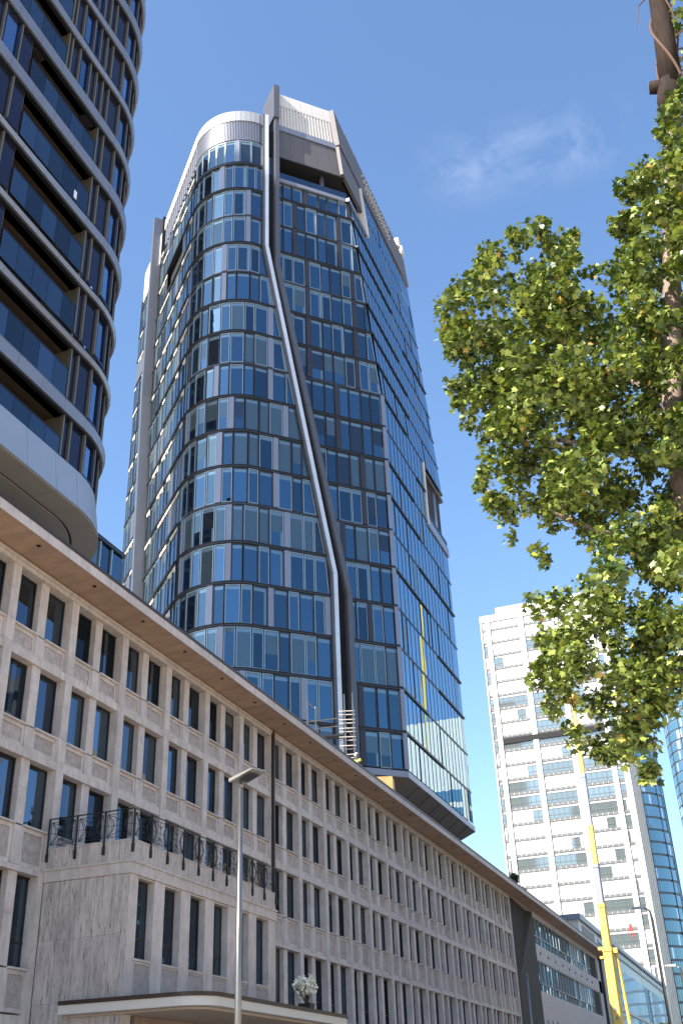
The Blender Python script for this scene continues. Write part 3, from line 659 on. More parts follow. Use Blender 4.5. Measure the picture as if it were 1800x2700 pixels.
# ---- crown, right part: terrace, soffit, panels and slatted screen
def rq(mb, z0, z1, o0, o1, sl=12.28, ex=0.0, mi=0):
    mb.hexa([P(s_right(z0)-ex, z0, o0), P(sl, z0, o0), P(sl, z0, o1), P(s_right(z0)-ex, z0, o1)], [P(s_right(z1)-ex, z1, o0), P(sl, z1, o0), P(sl, z1, o1), P(s_right(z1)-ex, z1, o1)], mi)
a = MB(); rq(a, 98.95, 99.45, -0.5, 0.22); a.build('terrace_edge', M['alu'], MT)
a = MB(); rq(a, 99.45, 100.95, -0.30, -0.26); a.build('terrace_guard', M['r_guard'], MT)
a = MB(); a.tube([P(6.0, 99.3, -1.0), P(6.0, 103.5, -1.0)], 0.28, 12); a.build('terrace_column', M['fin_dark'], MT, smooth=True)
a = MB(); rq(a, 103.25, 103.41, -3.3, -0.06); a.build('terrace_soffit', M['dark'], MT)
NS = 5
for j in range(NS):
    f0, f1 = j/NS, (j+1)/NS
    def sp(z, f, g=0.0): return s_right(z)+(12.28-s_right(z))*f+g
    def piece(nm, m_, z0, z1, o0, o1, ribs=0):
        a = MB(); g = 0.012
        a.hexa([P(sp(z0, f0, g), z0, o0), P(sp(z0, f1, -g), z0, o0), P(sp(z0, f1, -g), z0, o1), P(sp(z0, f0, g), z0, o1)], [P(sp(z1, f0, g), z1, o0), P(sp(z1, f1, -g), z1, o0), P(sp(z1, f1, -g), z1, o1), P(sp(z1, f0, g), z1, o1)])
        for k in range(ribs):
            c0 = f0+(f1-f0)*(k+.15)/ribs; c1 = f0+(f1-f0)*(k+.6)/ribs
            a.hexa([P(sp(z0, c0), z0, o1-0.001), P(sp(z0, c1), z0, o1-0.001), P(sp(z0, c1), z0, o1+.16), P(sp(z0, c0), z0, o1+.16)], [P(sp(z1, c0), z1, o1-0.001), P(sp(z1, c1), z1, o1-0.001), P(sp(z1, c1), z1, o1+.16), P(sp(z1, c0), z1, o1+.16)])
        a.build(nm, m_, MT)
    piece('lower_panel', M['screen_d'] if True else 0, 103.42, 107.85, -0.4, -0.02, 0)
    piece('crown_beam', M['alu'], 108.0, 108.85, -0.4, 0.12)
    piece('slatted_screen', M['screen'], 109.0, 112.6, -0.5, -0.10, 4)
    piece('crown_cap', M['screen'], 112.62, 114.7, -0.5, 0.08)
a = MB(); rq(a, 107.85, 108.0, -0.5, -0.2); rq(a, 108.85, 109.0, -0.5, -0.2); a.build('crown_joint', M['ledge'], MT)
# left return of the high crown
a = MB(); p0, p1 = P(12.3, 108, -0.6), P(12.3, 108, -9); p2, p3 = P(12.6, 108, -9), P(12.6, 108, -0.6)
up = Vector((0, 0, 1)); a.hexa([p0, p1, p2, p3], [p0+up*6.9, p1+up*2.0, p2+up*2.0, p3+up*6.9]); a.build('crown_return', M['fin_dark'], MT)
# ---- street side (glass wall parallel to the street)
def Q4(y, z, o=0.0): return Vector((X4(z)+o, y, z))
def y_start(z): return KY if z < 70.4 else KY-0.0707*(z-70.4)
G4 = MB(); F4 = MB()
sl_ = MB()
for fi, (z0, z1) in enumerate(floors+[(99.4, 103.6), (103.6, 108.2)]):
    za, zc_ = z0+0.12, z1-0.12; y = y_start((z0+z1)/2)+0.15; yend = 114.5+max(0, (z0-70)*0.05)
    c = 0; off = rng.uniform(0, 0.5)
    while y < yend-0.3:
        w = min(1.46 if c % 2 else 1.30, yend-y); c += 1
        skip = (99.3 < z0 < 104 and y < 95.0) or (61.5 < z0 < 70.4-3 and y > 105.9)
        if not skip:
            ys = y-(0.0707*(z1-z0)*0.5 if z0 > 70 else 0)
            ta, tb = rng.uniform(-.004, .004), rng.uniform(-.004, .004)
            q = [Q4(y+0.05, za, ta), Q4(y+w-0.05, za, tb), Q4(y+w-0.05, zc_, -ta), Q4(y+0.05, zc_, -tb)]
            bl = rng.random()
            G4.face(q, 0 if bl < .95 else 1)
            F4.face([Q4(y-0.05, za, 0.03), Q4(y+0.05, za, 0.03), Q4(y+0.05, zc_, 0.03), Q4(y-0.05, zc_, 0.03)])
            if rng.random() < .12: F4.hexa([Q4(y-0.03, za, -.02), Q4(y+0.03, za, -.02), Q4(y+0.03, za, .07), Q4(y-0.03, za, .07)], [Q4(y-0.03, zc_, -.02), Q4(y+0.03, zc_, -.02), Q4(y+0.03, zc_, .07), Q4(y-0.03, zc_, .07)])
        y += w
G4.build('street_side_glazing', [M['t_glass_l'], M['t_blind']], MT, kind='stuff'); F4.build('street_side_mullion', M['alu_dark'], MT, kind='stuff')
for z in ZF[:16]:
    a = MB(); yc = y_start(z); ye = 114.6+max(0, (z-70)*0.05); d1 = rng.uniform(0.3, .7); big = rng.random() < .6
    ysp = yc+(ye-yc)*d1
    if 62 < z < 69: ye = 105.8
    for (p, q, o) in ((yc-0.1, min(ysp, ye), 0.15 if big else 0.05), (min(ysp, ye), ye, 0.05 if big else 0.15)):
        a.hexa([Q4(p, z-.12, -.3), Q4(q, z-.12, -.3), Q4(q, z-.12, o), Q4(p, z-.12, o)], [Q4(p, z+.1, -.3), Q4(q, z+.1, -.3), Q4(q, z+.1, o), Q4(p, z+.1, o)])
    a.build('street_side_ledge', M['ledge'], MT)
# corner post of the street side
a = MB()
for za, zc_ in zip([ZB]+ZF[:10], ZF[:11]):
    if zc_ > 71: break
    a.hexa([P(-0.02, za+.12, 0), P(0.28, za+.12, 0), P(0.28, za+.12, .14), P(-0.16, za+.12, .14)], [P(-0.02, zc_-.14, 0), P(0.28, zc_-.14, 0), P(0.28, zc_-.14, .14), P(-0.16, zc_-.14, .14)])
a.build('corner_post', M['alu'], MT)
# street side parapet with studs, dark slot, lit return wall of the terrace
for j in range(8):
    ya, yb = 87.6+j*3.62, 87.6+(j+1)*3.62; g = 0.015
    a = MB(); a.hexa([Q4(ya+g, 108.5, -.6), Q4(yb-g, 108.6, -.6), Q4(yb-g, 108.6, .16), Q4(ya+g, 108.5, .16)], [Q4(ya-.5+g if j == 0 else ya+g, 114.65, -.6), Q4(yb-g, 114.4, -.6), Q4(yb-g, 114.4, .12), Q4(ya-.5+g if j == 0 else ya+g, 114.65, .12)])
    a.build('parapet_panel', M['screen_d'], MT)
a = MB()
for i in range(14):
    for j in range(3 if i < 13 else 2):
        y = 97.3+i*0.82+j*0.33; z = 112.7-j*1.0-i*0.02
        p = Q4(y, z, 0.12); a.hexa([p+Vector((0, -.12, -.07)), p+Vector((0, .12, -.07)), p+Vector((0, .12, .07)), p+Vector((0, -.12, .07))], [p+Vector((.28, -.10, -.05)), p+Vector((.28, .10, -.05)), p+Vector((.28, .10, .05)), p+Vector((.28, -.10, .05))])
a.build('parapet_stud', M['cream'], MT, kind='stuff')
a = MB(); a.hexa([Q4(88.2, 108.2, -.5), Q4(95, 108.3, -.5), Q4(95, 108.3, 0.02), Q4(88.2, 108.2, .02)], [Q4(88.2, 108.5, -.5), Q4(95, 108.5, -.5), Q4(95, 108.5, .02), Q4(88.2, 108.5, .02)]); a.build('parapet_joint', M['ledge'], MT)
a = MB(); a.hexa([Q4(87.9, 103.4, -.4), Q4(94.9, 103.4, -.4), Q4(94.9, 103.4, .02), Q4(87.9, 103.4, .02)], [Q4(87.6, 108.15, -.4), Q4(94.9, 108.15, -.4), Q4(94.9, 108.15, .04), Q4(87.6, 108.15, .04)]); a.build('street_side_panel', M['screen_d'], MT)
a = MB(); a.hexa([Q4(94.95, 99.2, -3), Q4(95.1, 99.2, -3), Q4(95.45, 99.2, .3), Q4(94.95, 99.2, .3)], [Q4(94.95, 107.9, -3), Q4(95.1, 107.9, -3), Q4(95.25, 107.9, .3), Q4(94.95, 107.9, .3)]); a.build('terrace_return', M['white'], MT)
a = MB(); a.hexa([Q4(88.3, 98.95, -.5), Q4(95, 98.95, -.5), Q4(95, 98.95, .2), Q4(88.3, 98.95, .2)], [Q4(88.3, 99.45, -.5), Q4(95, 99.45, -.5), Q4(95, 99.45, .2), Q4(88.3, 99.45, .2)]); a.build('terrace_edge', M['alu'], MT)
# open corner loggia low on the street side
a = MB(); a.box(-5.0, -4.70, 105.72, 105.95, 61.9, 70.6); a.build('loggia_jamb', M['white'], MT)
a = MB(); a.box(-10, -4.92, 106.0, 114.6, 69.5, 69.9); a.build('loggia_soffit', M['soffit_brown'], MT)
a = MB(); a.box(-10, -9.6, 106.0, 114.2, 62, 69.5); a.build('loggia_wall', M['dark'], MT)
a = MB(); a.tube([(-5.7, 111.6, 61.8), (-5.7, 111.6, 69.6)], 0.55, 12); a.build('loggia_column', M['alu'], MT, smooth=True)
a = MB(); a.box(-5.2, -4.75, 105.95, 114.6, 61.6, 62.75); a.build('loggia_parapet', M['alu'], MT)
a = MB(); a.box(-4.95, -4.91, 105.95, 114.6, 62.76, 63.8); a.build('loggia_guard', M['r_guard'], MT)
# rooftop boxes on the far end
for j, (y, h) in enumerate(((113.4, 1.6), (115.2, 1.6))):
    a = MB(); a.box(-8.4, -7.6, y, y+0.8, 114.3, 114.3+h); a.box(-8.2, -7.8, y+.1, y+.7, 114.3+h, 114.5+h); a.build('roof_unit', M['cream'], MT)
# ---- left side (sunlit face running back from the rounded corner)
G1 = MB(); F1 = MB()
def s_pier(z): return LT+ARC-6+pl(z, [(50, 20.0), (80, 22.6)])
for fi, (z0, z1) in enumerate(floors+[(100.6, 102.8)]):
    za, zc_ = z0+0.15, z1-0.2; u = LT+ARC+0.35; c = 0
    while u < UE-0.2:
        w = min(1.5 if c % 2 else 1.2, UE-u); c += 1
        um = u+w/2; sp_ = s_pier((z0+z1)/2)
        if abs(um-sp_) < 1.0: u += w; continue
        nrm = P(um, 0, 1)-P(um, 0, 0)
        open_ = (z0 > 90 and z0 < 96 and LT+ARC+4.5 < um < LT+ARC+10.5) or (47 < z0 < 52 and um > sp_+1)
        qq = cell(u+w, u, u+w, u, za, zc_, 0.0)
        if open_: u += w; continue
        rr = rng.random()
        if rr < .05: F1.hexa([p-nrm*.05 for p in qq], [p+nrm*.05 for p in qq], 0)
        else:
            ins = ringframe(F1, qq, 0.06, 0.10, nrm, 1 if rr < .6 else 3)
            paneq(G1, ins, nrm, rng.choice([0, 0, 0, 0, .25, .4, 1]), False, 0.02)
        if rng.random() < .42:
            F1.hexa([P(u+.1, zc_-rng.choice([.3, .45, .7])-.1, .02), P(u+w-.1, zc_-.55, .02), P(u+w-.1, zc_-.55, .14), P(u+.1, zc_-.55, .14)], [P(u+.1, zc_-.2, .02), P(u+w-.1, zc_-.2, .02), P(u+w-.1, zc_-.2, .14), P(u+.1, zc_-.2, .14)], 2)
        u += w
GMl = [M['t_glass'], M['t_blind'], M['t_head'], M['t_blind_dark']]
G1.build('left_side_glazing', GMl, MT, kind='stuff'); F1.build('left_side_frame', [M['alu_sun_dimmed'], M['frame_sun_dimmed'], M['cream'], M['frame_mid']], MT, kind='stuff')
for z in [ZB]+ZF[:16]:
    a = MB(); um = LT+ARC+rng.uniform(6, 14)
    for p, q, o in ((LT+ARC+0.6, um, .26), (um, UE, .16)):
        band(a, [p, q], z-.22, z+.12, -.3, o)
    a.build('left_side_ledge', M['ledge'], MT)
zl3 = [ZB-0.4, 50, 80, 110.3]
a = fin('left_fin', s_pier, zl3, 0.42, 0.42, -0.6, 1.15, 0); a.build('left_fin', M['alu_sun_dimmed'], MT)
a = fin('left_fin', lambda z: s_pier(z)-0.75, zl3, 0.30, 0.30, -0.6, 0.1, 0); a.build('left_fin_gap', M['ledge'], MT)
uu = LT+ARC+14.4
for j in range(6):
    a0 = uu+1.2+j*1.75; a1 = a0+1.72
    if a1 > UE+0.1: break
    a = MB(); a.hexa([P(a0, 101.8, -.4), P(a1, 101.8, -.4), P(a1, 101.8, .15), P(a0, 101.8, .15)], [P(a0, 107.2, -.4), P(a1, 107.2, -.4), P(a1, 107.2, .15), P(a0, 107.2, .15)]); a.build('crown_panel', M['screen'], MT)
# ---- base trim and sloped underside
def ring2(z, ins):
    pts = [Vector((KX-0.0+0.05-ins*1.0, KY+0.1+ins*0.41-0.0, z))]
    return pts
def under(z, o):
    """outline of the base, o outward"""
    k = Vector((KX, KY, z)); ang = 0.414
    pts = [k+Vector((o, -ang*o, 0)) if True else k]
    for u in [LT*0.5, LT]+[LT+ARC*i/8 for i in range(1, 8)]+[LT+ARC, UE]: pts.append(P(u, z, o))
    pts.append(Vector((-34, 106, z))); pts.append(Vector((-9+o, 114.6+o, z))); pts.append(Vector((KX+o, 114.6+o*0.8, z)))
    return pts
a = MB(); a.hexa(under(27.95, 0.12), under(28.52, 0.12)); a.build('base_trim', M['alu'], MT)
a = MB(); a.hexa(under(26.55, -1.9), under(27.94, 0.10)); a.build('base_underside', M['soffit_brown'], MT)
a = MB(); a.hexa(under(0.0, -4.5), under(26.5, -4.5)); a.build('base_storeys', M['r_panel'], MT)
# joints of the underside
a = MB()
for y in (94, 97.5, 101, 104.5, 108, 111.5): a.hexa([(-4.86, y, 27.9), (-4.86, y+.05, 27.9), (-6.8, y+.05, 26.52), (-6.8, y, 26.52)], [(-4.83, y, 27.9), (-4.83, y+.05, 27.9), (-6.77, y+.05, 26.5), (-6.77, y, 26.5)])
a.build('underside_joint', M['dark'], MT)

# ================================================================== round tower on the left
RT = thing('round_balcony_tower', (-12, 25, 0), 'tall dark tower with silver curved bands, recessed balconies and a rounded end, at the left', 'tower')
RX0, RX1, RY0, RY1, RR = -13.5, -3.6, 10.0, 41.5, 6.0
def T(v, z, o=0.0):
    """v runs along the street face (y up to 35.5) and then round the end"""
    if v <= RY1-RR: return Vector((RX1+o, v, z))
    t = (v-(RY1-RR))/RR
    if t <= math.pi/2: return Vector((RX1-RR+(RR+o)*math.cos(t), RY1-RR+(RR+o)*math.sin(t), z))
    return Vector((RX1-RR-(v-(RY1-RR)-RR*math.pi/2), RY1+o, z))
VC = RY1-RR; VE = VC+RR*math.pi/2; VX = VE+3
def tb(mb, vs, z0, z1, o0, o1, mi=0):
    for a, c in zip(vs, vs[1:]):
        mb.hexa([T(a, z0, o0), T(c, z0, o0), T(c, z0, o1), T(a, z0, o1)], [T(a, z1, o0), T(c, z1, o0), T(c, z1, o1), T(a, z1, o1)], mi)
def vlist(a, c):
    r = [a]+[v for v in [VC+i*0.7 for i in range(14)] if a < v < c]+[c]; return r
a = MB(); out = [T(v, 26.0, -2.6) for v in [RY0+2.6, VC]+[VC+RR*math.pi/2*i/8 for i in range(1, 9)]+[VX]]+[Vector((RX0, RY1-3, 26)), Vector((RX0, RY0, 26))]
a.hexa([Vector((p.x, p.y, 0)) for p in out], [Vector((p.x, p.y, 78)) for p in out]); a.build('core', M['dark'], RT)
ZR = [27.2]+[31.07+4.0*i for i in range(12)]            # soffit / band bottoms
bvs = [RY0+1.83*i for i in range(0, 14)]+[VC+1.6*i for i in range(0, 6)]+[VE+1.5, VX]
def lean(v, i):
    x = math.sin(v*0.17+i*1.35)+0.6*math.sin(v*0.09-i*0.8)
    return max(0.0, min(1.0, 0.5+0.75*x))
for i in range(12):
    zb0 = 31.07+4.0*i
    for a0, a1 in zip(bvs, bvs[1:]):
        if a1 < 18: continue
        a = MB(); e = 0.008
        vs = [a0+e, (a0+a1)/2, a1-e]
        for p, q in zip(vs, vs[1:]):
            lp, lq = lean(p, i), lean(q, i)
            # lower vertical strip, upper strip leaning back
            hp, hq = 0.62-0.40*lp, 0.62-0.40*lq
            a.hexa([T(p, zb0, -.7), T(q, zb0, -.7), T(q, zb0, 0.0), T(p, zb0, 0.0)], [T(p, zb0+hp, -.7), T(q, zb0+hq, -.7), T(q, zb0+hq, 0.10), T(p, zb0+hp, 0.10)])
            a.hexa([T(p, zb0+hp, -.7), T(q, zb0+hq, -.7), T(q, zb0+hq, 0.10), T(p, zb0+hp, 0.10)], [T(p, zb0+.9, -.7), T(q, zb0+.9, -.7), T(q, zb0+.9, -.08-.28*lq), T(p, zb0+.9, -.08-.28*lp)])
        a.build('band_panel', M['r_band'], RT)
    a = MB(); tb(a, vlist(18, VX), zb0-0.07, zb0-0.005, -.7, -0.10); tb(a, vlist(18, VX), zb0+.905, zb0+.97, -.7, -.34); a.build('band_shadow_joint', M['ledge'], RT)
# storeys
rr_ = random.Random(5)
for i in range(12):
    zf = 28.74 if i == 0 else 31.07+4*(i-1)+0.97; zs = 31.07+4*i-0.07
    if i <= 5: bal = (28.1, 34.1)
    elif i == 6: bal = (24.0, 30.68)
    else: bal = (22.5, 30.68) if i < 9 else (20, 26)
    vs = [18, 20.2, 22.3, 24.4, 25.7, 27.05, 28.1, 29.4, 30.68, 31.0, 31.76, 32.8, 33.45, 34.1, 34.72, 35.95, 37.35, 38.3, 39.3, 40.4, 41.6, 42.8, 44.0, 46, VX]
    kinds = {18: 'p', 20.2: 'w', 22.3: 'p', 24.4: 'p', 25.7: 'w' if i >= 5 else 'p', 27.05: 'p', 28.1: 'p', 29.4: 'w', 30.68: 'p', 31.0: 'p', 31.76: 'w', 32.8: 'w' if i > 6 or i % 2 else 'p', 33.45: 'p', 34.1: 'p', 34.72: 'p', 35.95: 'w', 37.35: 'w', 38.3: 'w', 39.3: 'w', 40.4: 'w', 41.6: 'p', 42.8: 'w', 44.0: 'p', 46: 'w'}
    for v0, v1 in zip(vs, vs[1:]):
        if v0 >= bal[0]-0.02 and v1 <= bal[1]+0.02: continue
        kd = kinds[v0]; vm = (v0+v1)/2; nrm = T(vm, 0, 1)-T(vm, 0, 0)
        qq = [T(v0+.04, zf, -.28), T(v1-.04, zf, -.28), T(v1-.04, zs, -.28), T(v0+.04, zs, -.28)]
        if kd == 'p':
            a = MB(); a.face(qq); a.build('navy_panel', M['r_panel'], RT)
        else:
            f = MB(); inn = ringframe(f, qq, 0.16, 0.10, nrm); w = f.build('window', M['r_panel'], RT)
            ta = rr_.uniform(-.015, .015); g = MB(); g.face([inn[0]+nrm*ta, inn[1]-nrm*ta, inn[2], inn[3]]); g.build('pane', M['r_glass'], w)
        a = MB(); a.hexa([T(v0-.05, zf, -.35), T(v0+.05, zf, -.35), T(v0+.05, zf, -.14), T(v0-.05, zf, -.14)], [T(v0-.05, zs, -.35), T(v0+.05, zs, -.35), T(v0+.05, zs, -.14), T(v0-.05, zs, -.14)]); a.build('mullion', M['r_gold'], RT)
    # balcony recess
    b0, b1 = bal
    a = MB(); a.box(RX1-2.55, RX1-.3, b0, b1, zs+.0, zs+.06); a.build('balcony_soffit', M['r_soffit'], RT)
    a = MB(); a.box(RX1-2.55, RX1-.30, b1, b1+.12, zf-.6, zs); a.build('balcony_cheek', M['r_gold'], RT); a = MB(); a.box(RX1-2.55, RX1-.30, b0-.12, b0, zf-.6, zs); a.build('balcony_cheek', M['r_gold'], RT)
    a = MB(); a.box(RX1-2.59, RX1-2.55, b0, b1, zf-.6, zs); a.build('balcony_back', M['r_panel'], RT)
    gt = zs-1.33; n = max(1, round((b1-b0)/1.15))
    for k in range(n):
        a = MB(); w = (b1-b0)/n; a.box(RX1-.22, RX1-.19, b0+k*w+.012, b0+(k+1)*w-.012, zf-.02, gt); a.build('guard_pane', M['r_guard'], RT)
    a = MB(); a.box(RX1-.24, RX1-.17, b0, b1, gt, gt+.04); a.build('handrail', M['ledge'], RT)
# a sheet of paper stuck on one guard, soffit hatches
a = MB(); a.box(RX1-.186, RX1-.182, 32.75, 33.0, 44.2, 44.75); a.build('notice', M['helmet'], RT)
for (y0, z, nm) in ((28.3, 50.99, 0), (33.0, 50.99, 1)):
    a = MB(); a.box(RX1-1.4, RX1-.35, y0, y0+.9, z-.05, z+.0); a.build('soffit_hatch', M['dark'], RT)
# base fascia and underside
a0s = [14+2.2*i for i in range(10)]; fvs = [v for v in a0s if v < VC]+[VC+1.5*i for i in range(0, 7)]+[VE+1.5, VX]
for a0, a1 in zip(fvs, fvs[1:]):
    if a1-a0 < .2: continue
    a = MB(); vs = [a0+.01, a0+(a1-a0)*.33, a0+(a1-a0)*.66, a1-.01]
    for p, q in zip(vs, vs[1:]):
        a.hexa([T(p, 26.62, -.6), T(q, 26.62, -.6), T(q, 26.62, .12), T(p, 26.62, .12)], [T(p, 28.72, -.6), T(q, 28.72, -.6), T(q, 28.72, -.18), T(p, 28.72, -.18)])
    a.build('base_fascia', M['r_fascia'], RT)
    a = MB()
    for p, q in zip(vs, vs[1:]):
        a.hexa([T(p, 26.52, -1.15), T(q, 26.52, -1.15), T(q, 26.57, .06), T(p, 26.57, .06)], [T(p, 26.6, -1.15), T(q, 26.6, -1.15), T(q, 26.61, .06), T(p, 26.61, .06)])
    a.build('underside_panel', M['r_under'], RT)
    a = MB()
    for p, q in zip(vs, vs[1:]):
        a.hexa([T(p, 26.50, -2.7), T(q, 26.50, -2.7), T(q, 26.50, -1.27), T(p, 26.50, -1.27)], [T(p, 26.58, -2.7), T(q, 26.58, -2.7), T(q, 26.58, -1.27), T(p, 26.58, -1.27)])
    a.build('inner_underside_panel', M['r_under'], RT)
a = MB(); tb(a, vlist(14, VX), 26.66, 28.6, -2.6, -.62); a.build('base_body', M['ledge'], RT)
a = MB()
for y in (25.4, 33.4):
    a.tube([(RX1-1.9, y, 26.5), (RX1-1.9, y, 26.2)], 0.012, 5); a.tube([(RX1-1.9+.12*math.cos(t), y, 26.08+.12*math.sin(t)) for t in [i*math.pi/5 for i in range(11)]], 0.018, 5)
a.build('lifting_eye', M['metal_dark'], RT)

# ================================================================== low glass block between the towers
LB = thing('low_glass_block', (-16, 56, 0), 'low dark glass block glimpsed between the round tower and the glass tower', 'building')
a = MB(); a.box(-24, -12.05, 44.5, 52.7, 0, 33.9); a.build('wall', M['r_panel'], LB)
for k in range(6):
    y = 44.6+k*1.33
    f = MB(); f.box(-12.05, -11.9, y, y+.12, 22, 33.8); f.build('mullion', M['alu_frame'], LB)
    for z in (22, 26, 30):
        g = MB(); t = rng.uniform(-.03, .03); g.face([(-12.0+t, y+.13, z+.1), (-12.0-t, y+1.31, z+.1), (-12.0-t, y+1.31, z+3.75), (-12.0+t, y+.13, z+3.75)]); g.build('pane', M['t_glass'] if rng.random() < .6 else M['t_blind'], LB)
a = MB(); a.box(-24, -11.85, 44.4, 52.8, 33.85, 34.15); a.build('roof_edge', M['ledge'], LB)

# ================================================================== white tower
WT = thing('white_tower', (-18, 280, 0), 'sunlit white office tower with horizontal window bands, behind the yellow crane', 'tower')
WX0, WX1, WY = -34.4, -1.1, 269.5
a = MB(); a.box(WX0+.1, WX1-.05, WY+.5, WY+23, 0, 120.45); a.build('wall', M['white_panel'], WT)
pil = [(-34.4, -34.1), (-32.9, -31.7), (-23.65, -22.3), (-14.3, -12.95), (-5.0, -3.75), (-2.2, -1.1)]
for x0, x1 in pil:
    a = MB(); a.box(x0, x1, WY, WY+.5, 0, 122.3); a.build('pilaster', M['white'], WT)
bays = [(-34.1, -32.9), (-31.7, -23.65), (-22.3, -14.3), (-12.95, -5.0), (-3.75, -2.2)]
rw = random.Random(21)
big = {23: 1, 22: 1, 21: 1, 20: 1, 19: 2, 16: 0, 15: 1, 14: 3}
def wband(x0, x1, z0, z1, frac0=0, frac1=1):
    a = MB(); w = x1-x0; xa, xb = x0+w*frac0, x0+w*frac1
    a.box(xa, xb, WY+.34, WY+.5, z0, z1, 1)
    n = max(1, round((xb-xa)/1.33))
    for k in range(n+1): a.box(xa+(xb-xa)*k/n-.05, xa+(xb-xa)*k/n+.05, WY+.26, WY+.36, z0, z1, 0)
    a.box(xa, xb, WY+.26, WY+.36, z0, z0+.12, 0); a.box(xa, xb, WY+.26, WY+.36, z1-.12, z1, 0)
    if z1-z0 > 2: a.box(xa, xb, WY+.25, WY+.37, z0+.9, z0+1.02, 0)
    a.build('window_band', [M['w_dark'], M['w_glass']], WT)
def wslot(x0, x1, z0, z1):
    a = MB(); a.box(x0, x1, WY+.30, WY+.5, z0, z1, 0); n = max(1, round((x1-x0)/1.33))
    for k in range(1, n): a.box(x0+(x1-x0)*k/n-.06, x0+(x1-x0)*k/n+.06, WY+.24, WY+.4, z0, z1, 1)
    a.build('window_slot', [M['w_dark'], M['white_panel']], WT)
for f in range(31):
    z = 2.5+3.84*f
    for bi, (x0, x1) in enumerate(bays):
        nb = bi in (0, 4)
        a = MB(); a.box(x0, x1, WY+.40, WY+.52, z+.62, z+3.2); a.build('shutter_panel', M['white_panel'], WT)
        wslot(x0, x1, z-.0, z+.6)
        r = rw.random()
        if f in (27, 26, 24, 23, 22, 21): full = r < (.85 if f in (24, 21, 23) else .3)
        elif f in (17,): full = True
        elif f == 16: full = r < .3
        else: full = r < (.22 if not nb else .3)
        if f in (15, 12) and bi in (1, 2): full = False
        if f > 28: full = False; r = 0
        if full: wband(x0, x1, z+.6, z+3.2)
        elif r > .80: fr = rw.choice([(0, .3), (.6, .85), (0, .5), (.7, 1)]); wband(x0, x1, z+.6, z+3.2, *fr)
a = MB(); a.box(-31.6, -5, WY-.05, WY+.55, 85.2, 86.6); a.build('sky_lobby_shadow_gap', M['dark'], WT)
for z in (120.4,):
    a = MB(); a.box(-34.35, WX1-.04, WY+.06, WY+.6, z, 122.25); a.build('crown_beam', M['white'], WT)
a = MB(); a.box(-30, WX1-1, WY+2, WY+20, 119, 125); a.build('penthouse', M['white'], WT)
a = MB(); a.box(-31.0, -24, WY+1.2, WY+1.4, 117, 120.4); a.build('crown_screen', M['cream'], WT)
a = MB()
for f in range(31):
    z = 2.5+3.84*f
    for k in range(4): a.box(WX1-.06, WX1+.02, WY+2+k*5.4, WY+4.2+k*5.4, z, z+.7)
a.build('side_slot', M['w_dark'], WT, kind='stuff')
a = MB()
for k in range(5): a.box(WX1-.05, WX1+.30, WY+.0+k*5.6, WY+1.1+k*5.6, 0, 120)
a.build('side_pilaster', M['white'], WT)

# ================================================================== blue round towers
def round_tower(name, cx, cy, r, h, label, seed):
    t = thing(name, (cx, cy, 0), label, 'tower', 'blue glass towers in the distance')
    n = 112; rg = random.Random(seed)
    g = MB()
    nf = int(h/3.7)
    for f in range(nf):
        for k in range(n):
            if not math.pi*0.95 < 2*math.pi*k/n < math.pi*2.1: continue
            a0, a1 = 2*math.pi*k/n, 2*math.pi*(k+1)/n
            m_ = 1 if rg.random() < .10 else 0
            g.face([(cx+r*math.cos(a0), cy+r*math.sin(a0), f*3.7+.5), (cx+r*math.cos(a1-.008), cy+r*math.sin(a1-.008), f*3.7+.5), (cx+r*math.cos(a1-.008), cy+r*math.sin(a1-.008), f*3.7+3.5), (cx+r*math.cos(a0), cy+r*math.sin(a0), f*3.7+3.5)], m_)
    g.build('glazing', [M['blue_glass'], M['pale_glass']], t, kind='stuff')
    c = [(cx+(r-.25)*math.cos(2*math.pi*k/n), cy+(r-.25)*math.sin(2*math.pi*k/n)) for k in range(n)]
    b = MB(); b.hexa([(x, y, 0) for x, y in c], [(x, y, h) for x, y in c]); b.build('wall', M['slate'], t)
    b = MB()
    for k in range(0, n, 8):
        a0 = 2*math.pi*k/n; b.tube([(cx+r*math.cos(a0), cy+r*math.sin(a0), 0), (cx+r*math.cos(a0), cy+r*math.sin(a0), h)], .22, 4)
    b.build('rib', M['alu_dark'], t)
    b = MB(); c2 = [(cx+(r+.3)*math.cos(2*math.pi*k/n), cy+(r+.3)*math.sin(2*math.pi*k/n)) for k in range(n)]; b.hexa([(x, y, h) for x, y in c2], [(x, y, h+1.2) for x, y in c2]); b.build('roof_edge', M['blue_glass'], t)
round_tower('blue_tower', -13.6, 350, 15, 101, 'round blue glass tower directly behind the right edge of the white tower', 3)
round_tower('blue_tower', 18.2, 400, 15, 150, 'taller blue glass tower at the right edge of the picture, under the plane tree', 4)

# ================================================================== pale low building beyond the stone block
PB = thing('pale_glass_building', (-6, 205, 0), 'low pale blue glass building in the street beyond the stone block', 'building')
a = MB(); a.box(-14, -0.7, 166, 262, 0, 23.4); a.build('wall', M['alu_frame'], PB)
for z0, z1 in ((2.2, 7.6), (8.2, 14.0), (14.6, 20.6)):
    for k in range(16):
        y = 166.2+k*6; t = rng.uniform(-.05, .05)
        a = MB(); a.face([(-.65+t, y+.08, z0), (-.65-t, y+5.92, z0), (-.65-t, y+5.92, z1), (-.65+t, y+.08, z1)]); a.build('pane', M['pale_glass'], PB)
a = MB(); a.box(-14, -.2, 165.8, 262.3, 23.4, 24.0); a.box(-14, -.45, 166, 262, 22.2, 22.6); a.box(-14, -.45, 166, 262, 14.1, 14.5); a.build('roof_edge', M['alu'], PB)
PH = thing('rooftop_pavilion', (-5, 157, 20), 'small white pavilion with a dark window on the far end of the stone roof', 'pavilion')
